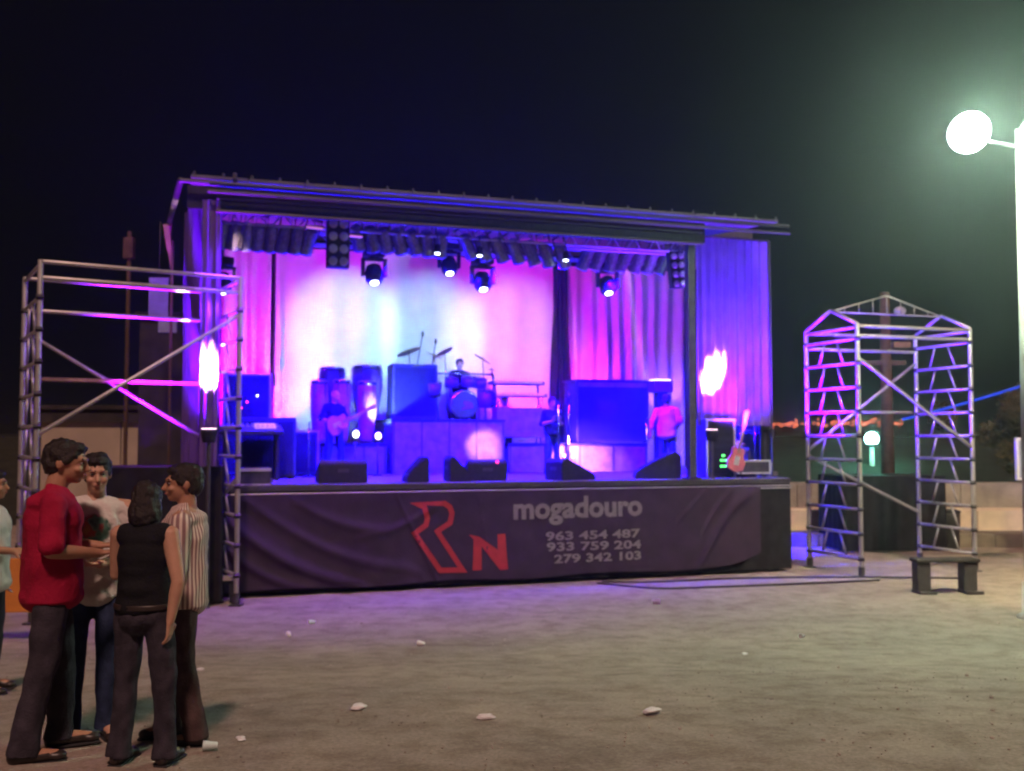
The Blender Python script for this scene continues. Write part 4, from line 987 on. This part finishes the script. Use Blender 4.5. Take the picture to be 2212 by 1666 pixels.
    MB().ball(hp((0, -.099, -.058)), (.022, .006, .006), Rm, 10).build('mouth', M['lip'], t, True)
    if not bald:
        h_ = MB(); h_.ball(hp((0, .026, .042)), (.090, .104, .092), Rm); h_.ball(hp((0, .055, .0)), (.080, .07, .085), Rm)
        h_.ball(hp((0, -.03, .085)), (.065, .06, .035), Rm)
        for s in (-1, 1): h_.ball(hp((s*.070, -.005, .022)), (.018, .03, .04), Rm)
        if long_hair:
            h_.ball(hp((0, .06, -.06)), (.088, .06, .11), Rm)
            for s in (-1, 1): h_.ball(hp((s*.07, .03, -.06)), (.03, .05, .09), Rm)
        remesh('hair', h_, max(vox, .007), 1, M[hairm], t, .013, 34, 'hair')
    # shirt
    q = MB(); e = .014 if tight else .022
    hem = .90-shirt_len
    q.ball((0, 0, 1.27), (.175*fw+e, .125+e, .18)); q.ball((0, .01, 1.38), (.172*fw+e, .095+e, .08)); 
    for zz, wx, wy in ((hem-.02, .158+e, .135+e), (1.03, .158*fw+e, .130+e), (1.15, .155*fw+e, .125+e), (1.25, .165*fw+e, .12+e)):
        q.ball((0, 0, zz+.05), (wx, wy, .10))
    q.lathe([(.01, hem), (.172+e, hem+.005), (.170*fw+e, 1.03), (.163*fw+e, 1.15), (.165*fw+e, 1.27), (.02, 1.30)], (0, 0, 0), 28)
    for v in q.bm.verts: v.co.y *= .76
    for s in (0, 1):
        sh, el, wr = [Vector(j[n][s]) for n in ('sh', 'el', 'wr')]
        if sleeve > 0:
            q.limb((0, .01, 1.405), .072, sh, .057+e*.3)
            L1 = min(1, sleeve/.5)
            end = sh.lerp(el, L1); q.limb(sh, .057+e*.3, end, .056+e*.6)
            if sleeve > .5: q.limb(el, .054+e*.4, el.lerp(wr, (sleeve-.5)*2), .040+e*.4)
        else: q.limb((0, .012, 1.385), .096, sh.lerp(Vector((0, 0, 1.40)), .30), .078)
    if collar:
        for s in (-1, 1): q.limb((s*.03, -.05, 1.445), .022, (s*.075, .03, 1.475), .02)
    q2 = q
    # squash the lathe depth so that the torso is wider than deep
    o = remesh('shirt', q2, max(vox, .010), 4, M[top], t, .024 if not tight else .010, 7, 'shirt')
    # trousers
    p = MB(); p.ball((0, 0, .94), (.160, .120, .10)); p.ball((0, .015, .90), (.158, .124, .10))
    for s in (0, 1):
        hip, kn, an_ = [Vector(j[n][s]) for n in ('hip', 'kn', 'an')]
        p.limb(hip, .094, hip.lerp(kn, .5), .085); p.limb(hip.lerp(kn, .5), .086, kn, .070); p.limb(kn, .070, kn.lerp(an_, .5), .070)
        lo = an_+Vector((0, .005, -.045)); p.limb(kn.lerp(an_, .5), .070, kn.lerp(an_, .9), .070); p.tube(kn.lerp(an_, .85), lo, .070, .078, 16)
    remesh('trousers', p, max(vox, .010), 3, M[bottom], t, .019, 8, 'trousers')
    for s in (0, 1):
        an_ = Vector(j['an'][s]); tx, ty = j['toe'][s]; d = Vector((tx, ty, 0)).normalized()
        f = MB(); f.limb(an_-d*.035+Vector((0, 0, -.045)), .042, an_+d*.11+Vector((0, 0, -.055)), .036); f.ball(an_+d*.16+Vector((0, 0, -.06)), (.046, .046, .030))
        f.ball(an_+Vector((0, 0, -.01)), (.042, .045, .05))
        f.flush()
        for v in f.bm.verts: v.co.z = max(v.co.z, an_.z-.088)
        remesh('shoe', f, .012, 3, M[shoes], t, 0, 9, 'shoe')
        so = MB().box((-.045, -.06, 0), (.045, .20, .014), .006); sso = so.build('sole', M['black'], t); sso.location = (an_.x, an_.y, an_.z-.092); sso.rotation_euler = (0, 0, math.atan2(-d.x, d.y))
    # belt
    if shirt_len > 0: return t
    bl = MB().lathe([(.183, .955), (.186, .96), (.186, .985), (.180, .99)], (0, 0, 0), 28); 
    for v in bl.bm.verts: v.co.y *= .78
    bl.build('belt', M['shoe'], t, True)
    return t
def gl(x, Y): return Vector((at(x, 1200, Y).x, Y, gz(Y)))
# red shirt man, back three quarter, facing right and away
person('man in a red shirt and dark flared jeans, back to us, looking right', gl(113, 5.68), R(118), 1.74,
       dict(el=[(-.245, .02, 1.14), (.25, .0, 1.14)], wr=[(-.09, -.22, 1.10), (.12, -.24, 1.12)], hd=[(.35, -.9, .05), (-.35, -.9, .05)], pn=[(0, .2, 1), (0, .2, 1)],
            an=[(-.12, .12, .09), (.13, -.06, .09)], kn=[(-.10, .04, .5), (.11, -.06, .5)]),
       'redshirt', 'jeans', 'shoe', sleeve=.42, collar=True, headrot=(R(8), 0, R(-18)), neckshift=(.0, -.05), shirt_len=.06, build=1.08)
# white tee man facing us
pt = person('man in a white printed tee facing us, turned slightly to the right', gl(206, 6.15), R(14), 1.69,
       dict(el=[(-.25, .03, 1.13), (.255, .03, 1.13)], wr=[(-.08, -.22, 1.10), (.06, -.23, 1.07)], hd=[(.6, -.7, .1), (-.6, -.7, .1)], pn=[(0, .3, 1), (0, .3, 1)],
            an=[(-.13, -.05, .09), (.09, -.02, .09)], kn=[(-.11, -.05, .5), (.09, -.05, .5)], toe=[(-.4, -1), (.35, -1)]),
       'tee', 'jeansblue', 'shoe', 'skin2', sleeve=.42, headrot=(R(6), 0, R(12)), shirt_len=.05)
# flat print on the tee, conforming to the chest
shirt = [c_ for c_ in pt.children if c_.name.startswith('shirt')][0]
nt = shirt.data.materials[0].node_tree
def tee_print():
    m = M['tee']; nt = m.node_tree; b = nt.nodes['Principled BSDF']; tc = nt.nodes.new('ShaderNodeTexCoord'); old = b.inputs['Base Color'].links[0].from_socket
    mp_ = nt.nodes.new('ShaderNodeMapping'); mp_.inputs['Location'].default_value = (-.0, 0, -1.26); nt.links.new(tc.outputs['Object'], mp_.inputs[0])
    sc_ = nt.nodes.new('ShaderNodeVectorMath'); sc_.operation = 'MULTIPLY'; sc_.inputs[1].default_value = (9.5, 0, 7.0); nt.links.new(mp_.outputs[0], sc_.inputs[0])
    ln = nt.nodes.new('ShaderNodeVectorMath'); ln.operation = 'LENGTH'; nt.links.new(sc_.outputs[0], ln.inputs[0])
    nz_ = nt.nodes.new('ShaderNodeTexNoise'); nz_.inputs['Scale'].default_value = 14; nt.links.new(tc.outputs['Object'], nz_.inputs['Vector'])
    ad = nt.nodes.new('ShaderNodeMath'); ad.operation = 'MULTIPLY_ADD'; ad.inputs[1].default_value = 1.1; nt.links.new(nz_.outputs['Fac'], ad.inputs[0]); nt.links.new(ln.outputs['Value'], ad.inputs[2])
    ms = nt.nodes.new('ShaderNodeMapRange'); ms.inputs[1].default_value = 1.45; ms.inputs[2].default_value = 1.25; nt.links.new(ad.outputs[0], ms.inputs[0])
    sp = nt.nodes.new('ShaderNodeSeparateXYZ'); nt.links.new(tc.outputs['Object'], sp.inputs[0])
    fr = nt.nodes.new('ShaderNodeMath'); fr.operation = 'LESS_THAN'; fr.inputs[1].default_value = 0; nt.links.new(sp.outputs[1], fr.inputs[0])
    ml = nt.nodes.new('ShaderNodeMath'); ml.operation = 'MULTIPLY'; nt.links.new(ms.outputs[0], ml.inputs[0]); nt.links.new(fr.outputs[0], ml.inputs[1])
    cr = nt.nodes.new('ShaderNodeValToRGB'); e = cr.color_ramp.elements; e[0].position = .3; e[0].color = (.03, .09, .07, 1); e[1].position = .7; e[1].color = (.30, .14, .05, 1); e2 = cr.color_ramp.elements.new(.48); e2.color = (.10, .22, .17, 1); e3 = cr.color_ramp.elements.new(.58); e3.color = (.30, .06, .06, 1)
    nt.links.new(nz_.outputs['Fac'], cr.inputs[0])
    mx = nt.nodes.new('ShaderNodeMix'); mx.data_type = 'RGBA'; nt.links.new(ml.outputs[0], mx.inputs[0]); nt.links.new(old, mx.inputs[6]); nt.links.new(cr.outputs[0], mx.inputs[7]); nt.links.new(mx.outputs[2], b.inputs['Base Color'])
M['tee_plain'] = M['tee'].copy(); tee_print()
# woman in black top, back to us
person('woman in a black sleeveless top and dark jeans with her back to us', gl(314, 5.5), R(172), 1.50,
       dict(sh=[(-.165, .01, 1.41), (.165, .01, 1.41)], el=[(-.24, .05, 1.13), (.22, -.06, 1.15)], wr=[(-.20, .06, .89), (.10, -.22, 1.12)], hd=[(.1, -.1, -1), None], pn=[(1, 0, 0), (0, 0, 1)],
            an=[(-.15, .0, .09), (.13, .03, .09)], kn=[(-.13, -.02, .5), (.11, -.01, .5)]),
       'blacktop', 'jeans', 'shoe', 'skin2', sleeve=0, long_hair=True, female=True, tight=True, shirt_len=-.04, headrot=(R(12), 0, R(12)), neckshift=(.02, -.04), build=1.02)
# striped shirt man facing left
person('man in a pale striped shirt and brown trousers facing left with folded arms', gl(396, 5.98), R(-82), 1.62,
       dict(el=[(-.235, -.02, 1.13), (.235, .0, 1.12)], wr=[(-.04, -.20, 1.16), (.05, -.22, 1.12)], hd=[(.8, -.3, .1), (-.8, -.3, .1)], pn=[(0, 1, 0), (0, 1, 0)],
            an=[(-.10, -.06, .09), (.11, .10, .09)], kn=[(-.10, -.05, .5), (.10, .03, .5)]),
       'striped', 'brownpants', 'shoe', sleeve=.95, headrot=(R(2), 0, R(14)), collar=True, shirt_len=.06, build=1.05)
# man at left edge
person('man in a plain white shirt cut off by the left edge', gl(-22, 7.9), R(100), 1.72, dict(el=[(-.24, .0, 1.13), (.24, .02, 1.12)], wr=[(-.12, -.2, 1.1), (.25, -.03, .87)]), 'tee_plain', 'jeans', 'shoe', sleeve=.42, shirt_len=.08, vox=.011)
# guitarist
gp = person('bald guitarist on stage playing a pink guitar, face lit pale blue', S(U(722, 3.7), 3.7, DECK), A+R(20), 1.70,
       dict(el=[(-.27, .05, 1.14), (.28, .02, 1.15)], wr=[(-.05, -.2, 1.02), (.36, -.2, 1.14)], hd=[(.5, -.5, -.4), (.4, -.5, .4)], an=[(-.17, 0, .09), (.15, -.05, .09)], kn=[(-.13, -.02, .5), (.13, -.05, .5)]),
       'blacktop', 'jeansblue', 'shoe', 'skin2', sleeve=.45, bald=True, vox=.014, headrot=(R(14), 0, R(18)), neckshift=(0, -.03))
gt = thing('electric_guitar', 'pink electric guitar held by the bald guitarist', 'guitar', gp.location.copy(), A+R(20)); guitar_mesh(gt, (-.02, -.19, 1.02), (0, R(66), 0))
# drummer
person('drummer seated behind the drum kit in dark clothes', S(U(993, 5.7), 5.7, zD-.30), A, 1.70, dict(el=[(-.27, -.05, 1.15), (.27, -.05, 1.15)], wr=[(-.15, -.28, 1.12), (.2, -.28, 1.14)],
       kn=[(-.2, -.42, .80), (.2, -.42, .80)], an=[(-.2, -.42, .39), (.2, -.42, .39)], hip=[(-.1, 0, .90), (.1, 0, .90)]), 'blacktop', 'jeans', 'shoe', vox=.014)
dt = thing('drum_stool', 'round black stool under the seated drummer', 'stool', S(U(993, 5.7), 5.72, zD), A)
MB().lathe([(.15, .42), (.17, .44), (.17, .50), (.14, .52)], n=16).build('seat', M['black'], dt, True)
for k in range(3): a = k*2.1+.5; rod('leg', (0, 0, .42), (.22*math.cos(a), .22*math.sin(a), .01), .012, M['chrome'], dt, 6)
# singer in blue
person('singer in blue lit clothes standing at the central microphone', S(U(1193, 2.3), 2.3, DECK), A, 1.55, dict(wr=[(-.08, -.25, 1.2), (.08, -.25, 1.2)], hd=[(.1, -.5, .8), (-.1, -.5, .8)]), 'blacktop', 'jeansblue', 'shoe', vox=.015)
# keyboard player
person('keyboard player in dark clothes standing behind the keyboards', S(U(1090, 5.5), 5.5, DECK+.0), A+R(-10), 1.72, dict(wr=[(-.12, -.3, 1.08), (.14, -.3, 1.08)], el=[(-.25, -.04, 1.13), (.25, -.04, 1.13)]), 'blacktop', 'jeans', 'shoe', vox=.015)
# pink shirt singer leaning left
person('performer in a loose pink shirt and blue jeans turned away on the right', S(U(1440, 2.6), 2.6, DECK), A+R(150), 1.66, dict(el=[(-.26, .05, 1.14), (.27, .1, 1.14)], wr=[(-.16, -.1, .95), (.30, .12, .90)], an=[(-.15, 0, .09), (.15, .02, .09)]), 'pinkshirt', 'jeansblue', 'shoe', sleeve=.8, vox=.014, shirt_len=.1, build=1.12)
# percussionist / technician behind right rack
person('technician with dark hair sitting low behind the rack case on the right wing', S(U(1563, 1.35), 1.35, DECK-.42), A+R(30), 1.75, dict(hip=[(-.1, 0, .90), (.1, 0, .90)], kn=[(-.18, -.4, .90), (.18, -.4, .90)], an=[(-.18, -.4, .51), (.18, -.4, .51)], wr=[(-.1, -.3, 1.05), (.1, -.3, 1.05)], el=[(-.25, -.05, 1.13), (.25, -.05, 1.13)]), 'blacktop', 'jeans', 'shoe', vox=.015)
tst = thing('road_case_seat', 'low black case used as a seat by the technician', 'case', S(U(1563, 1.35), 1.38, DECK), A)
MB().box((-.25, -.18, 0), (.25, .2, .38), .02).build('body', M['case'], tst); MB().box((-.26, -.19, .38), (.26, .21, .40)).build('lid', M['lid'], tst)

# ------------------------------------------------------------------ litter
def cup(vx, vy, lab, kind, s=1):
    p = gpt(vx, vy, .0)
    if kind == 'cup':
        o = MB().lathe([(.024, 0), (.036, .10), (.038, .10), (.034, .098), (.022, .004)], n=14).build('plastic_cup', M['cup'], None, True); s *= .72; o.location = p+Vector((0, 0, .036*s)); o.rotation_euler = (R(88), 0, random.uniform(0, 6)); o.scale = (s, s, s)
        tag(o, lab, 'cup', 'litter on the dirt')
    else:
        b = MB(); bmesh.ops.create_icosphere(b.bm, subdivisions=3, radius=.055)
        sd_ = random.random()*50
        for v in b.bm.verts: v.co *= 1+.5*noise.noise(v.co*22+Vector((sd_, 0, 0))); v.co.z *= .5
        o = b.build('crumpled_paper', M['paper']); o.location = p+Vector((0, 0, .022*s)); s *= .8; o.scale = (s*1.3, s*.9, s*.7); o.rotation_euler = (0, 0, random.uniform(0, 6)); tag(o, lab, 'litter', 'litter on the dirt')
cup(775, 1536, 'crumpled white wrapper on the dirt, left one of the three nearest wrappers', 'p', 1.15)
cup(1050, 1556, 'crumpled wrapper on the dirt, lowest of the middle ground', 'p', .95)
cup(1408, 1544, 'round white wrapper on the dirt below the phone numbers', 'p', 1.2)
cup(1409, 1306, 'white cup lying close to the banner below the phone numbers', 'cup', 1.6)
cup(681, 1349, 'pale cup on the dirt a little right of the left tower foot', 'cup', 1.3)
cup(625, 1378, 'pale cup on the dirt nearer than the one by the tower foot', 'cup', 1.2)
cup(916, 1397, 'flattened cup on the dirt below the red logo', 'cup', 1.2)
cup(521, 1602, 'crumpled wrapper on the dirt right of the group, upper of two', 'p', .7)
cup(470, 1622, 'clear cup lying on the dirt right of the group, lower of two', 'cup', 1.1)
cup(1736, 1378, 'small cup on the dirt below the right end of the stage', 'cup', 1.0)
cup(1609, 1415, 'small wrapper on the dirt toward the lower right', 'p', .7)
cup(2005, 1222, 'white bag lying on the ground behind the low bench', 'p', 3)
cup(432, 1450, 'small blue lit wrapper right of the striped shirt man', 'p', .8)
cup(55, 1548, 'pale wrapper on the dirt left of the red shirt man', 'p', .8)

# ------------------------------------------------------------------ stage light beams (several added without a fixture)
BLUE = (.012, 0, 1); MAG = (.75, .02, 1); PINK = (1, .25, .85)
for x, tx in ((500, 560), (640, 700), (860, 860), (960, 1000), (1080, 1120), (1200, 1230), (1340, 1380), (1420, 1450)):
    spot('par_beam', S(U(x, 1.35), 1.35, 5.72), S(U(tx, 4.5), 3.2, 1.9), BLUE, 22000, 96, .8, .1)
for x in (600, 950, 1300): spot('par_beam', S(U(x, 1.2), 1.25, 5.72), S(U(x, 1.0), .95, 1.74), (.10, 0, 1), 1600, 62, .9, .1)
for x in (560, 800, 1050, 1300):  # added blue fill without fixture, brightens the truss and par cans
    spot('truss_fill', S(U(x, 3.2), 2.8, 3.0), S(U(x, 1.0), 1.2, 6.2), BLUE, 2400, 140, .8, .2)
# white and cyan beams on the backdrop
spot('moving_head_beam', S(U(830, 1.6), 2.2, 5.25), S(U(745, BV), BV, 5.0), (.34, .72, 1), 1800, 38, .7, .06)
spot('backdrop_fill', S(U(700, 5.9), 5.75, 3.1), S(U(690, BV), BV, 4.3), (.40, .74, 1), 560, 150, .8, .2)  # added unseen fill behind the congas, whitens the left of the backdrop
spot('moving_head_beam', S(U(1042, 1.6), 2.2, 5.25), S(U(925, BV), BV, 4.95), (.42, .85, 1), 1250, 40, .7, .06)
spot('moving_head_beam', S(U(1042, 1.6), 2.0, 5.2), S(U(1085, BV), BV, 4.8), (.70, .60, 1), 1500, 40, .8, .06)
spot('backdrop_wash', S(U(530, 6.2), 5.9, DECK+.6), S(U(535, BV), BV, 4.6), (.85, 0, 1), 1700, 110, .8, .1)
spot('backdrop_wash', S(U(1275, 6.2), 6.15, 3.3), S(U(1270, BV), BV+.2, 5.0), (1, .04, .9), 240, 120, .8, .1)
spot('backdrop_wash', S(U(1150, 6.0), 6.0, DECK+.9), S(U(1130, BV), BV, 4.4), (1, .02, .9), 260, 120, .8, .1)
spot('backdrop_wash', S(U(700, 6.0), 6.0, DECK+.1), S(U(720, BV), BV, 4.4), (.7, .02, 1), 90, 110, .8, .1)
spot('backdrop_wash', S(U(1330, 1.6), 2.0, 5.4), S(U(1400, BV), BV, 5.2), (.12, 0, 1), 3000, 44, .8, .1)
spot('uplight', S(U(1436, 6.45), 6.45, 3.0), S(U(1436, 6.8), 6.9, 4.2), (1, .35, .9), 110, 90, .9, .08)
spot('backdrop_wash', S(U(700, 4.6), 4.6, 6.4), S(U(700, BV), BV, 6.3), (.60, 0, 1), 140, 130, .9, .1)
spot('backdrop_wash', S(U(1150, 4.6), 4.6, 6.4), S(U(1150, BV), BV, 6.3), (.8, 0, .95), 260, 130, .9, .1)
# hot uplights close to the two wing drapes
dd_ = (pb-pa).normalized(); nout = Vector((-dd_.y, dd_.x, 0)); nout = nout if nout.x < 0 else -nout
for (base, tgt, zl_, z0_, lab) in ((S(U(452, -.85), -.85), S(U(449, -.16), -.16), UZ(452, 886, -.85)[1]-.28, 0, 'floor uplight on a stand glowing white at the foot of the left drape'),
                              (S(U(1537, .05), .05), S(U(1538, .8), .8), UZ(1535, 884, .05)[1]-.38, DECK, 'uplight on a stand glowing white at the foot of the right drape')):
    t = thing('uplight_lamp', lab, 'stage lamp', (base.x, base.y, z0_), A)
    h_ = zl_-z0_
    MB().lathe([(.05, 0), (.03, .05), (.03, h_-.2)], n=10).build('stand', M['truss'], t); MB().lathe([(.09, h_-.2), (.12, h_-.05), (.12, h_)], n=16).build('can', M['black'], t, True); MB().tube((0, 0, h_-.01), (0, 0, h_+.008), .105, None, 16).build('lens', M['e_pink'], t)
    spot('uplight_beam', Vector((base.x, base.y, zl_+.04)), Vector((tgt.x, tgt.y, zl_+(1.02 if tgt.x > 0 else .88))), (1, .64, .52), 15000, 22 if tgt.x > 0 else 23, .55, .04)
# low lamps on the deck by the congas throwing shadows onto the backdrop
for (x, y, v, m_, lab) in ((768, 938, 3.7, 'e_white', 'bright white lamp low on the deck right of the guitarist'), (816, 942, 3.7, 'e_pink', 'pink white lamp low on the deck beside the white one')):
    u, z = UZ(x, y, v); t = thing('floor_lamp', lab, 'stage lamp', S(u, v, DECK), A)
    MB().box((-.07, -.05, 0), (.07, .05, .02)).build('foot', M['black'], t); rod('stem', (0, 0, .02), (0, 0, z-DECK-.08), .012, M['truss'], t, 6)
    MB().ball((0, 0, z-DECK), (.09, .06, .10)).build('housing', M['black'], t, True); MB().ball((0, -.05, z-DECK), (.06, .03, .07)).build('lens', M[m_], t, True)
spot('floor_lamp_beam', S(U(828, 3.9), 4.1, DECK+1.0), S(U(850, BV), BV, 5.0), (.42, .85, 1), 380, 72, .5, .03)
# blue and violet light on the outer drapes, from added spots without lamp bodies
spot('drape_fill', S(U(1585, .3), -.05, DECK+.9), S(U(1590, .8), .8, 4.6), (.16, .01, 1), 3500, 120, .9, .1)
spot('drape_fill', Vector((-5.55, 15.1, 2.35)), S(U(425, .8), .9, 4.4), (.28, .005, 1), 6000, 95, .9, .1)
# added violet spots off the eave, no fixtures, tinting banner, towers and ground
for x in (560, 840, 1120, 1400):
    spot('eave_fill', S(U(x, -.6), -.75, 6.2), S(U(x, 0), .15, 1.0), (.30, .03, 1), 650 if x < 1000 else 300, 100, .9, .1)
spot('side_fill', S(uR-.3, -.3, 2.7), Vector((6.5, 19.2, 4.0)), (.10, 0, 1), 5500, 120, .9, .1)  # added spots tinting the scaffold towers, no lamps stand here
spot('side_fill', S(U(470, .2), -.3, 4.6), Vector((-6.6, 14.9, 3.0)), (.34, .06, 1), 90, 110, .9, .1)
# pink light low on the right riser
spot('floor_beam', S(U(1235, 3.6), 3.6, 2.35), S(U(1245, 4.4), 4.4, 2.02), (1, .30, .75), 900, 80, .8, .1)
spot('floor_beam', S(U(1045, 3.2), 3.2, 2.6), S(U(1045, 4.2), 4.2, 2.3), (1, .35, .75), 420, 44, .8, .1)

# ------------------------------------------------------------------ thin night haze round the whole square
hzm = bpy.data.materials.new('haze'); hzm.use_nodes = True; nt = hzm.node_tree; nt.nodes.clear()
out = nt.nodes.new('ShaderNodeOutputMaterial'); pv = nt.nodes.new('ShaderNodeVolumePrincipled'); pv.inputs['Color'].default_value = (.92, .95, 1, 1); pv.inputs['Density'].default_value = .0025
pv.inputs['Anisotropy'].default_value = .87
nt.links.new(pv.outputs[0], out.inputs['Volume'])
ho = MB().box((-905, -65, -1.5), (905, 1205, 10.5)).build('haze', hzm); ho['kind'] = 'stuff'; tag(ho, 'thin night haze over the square', 'haze')
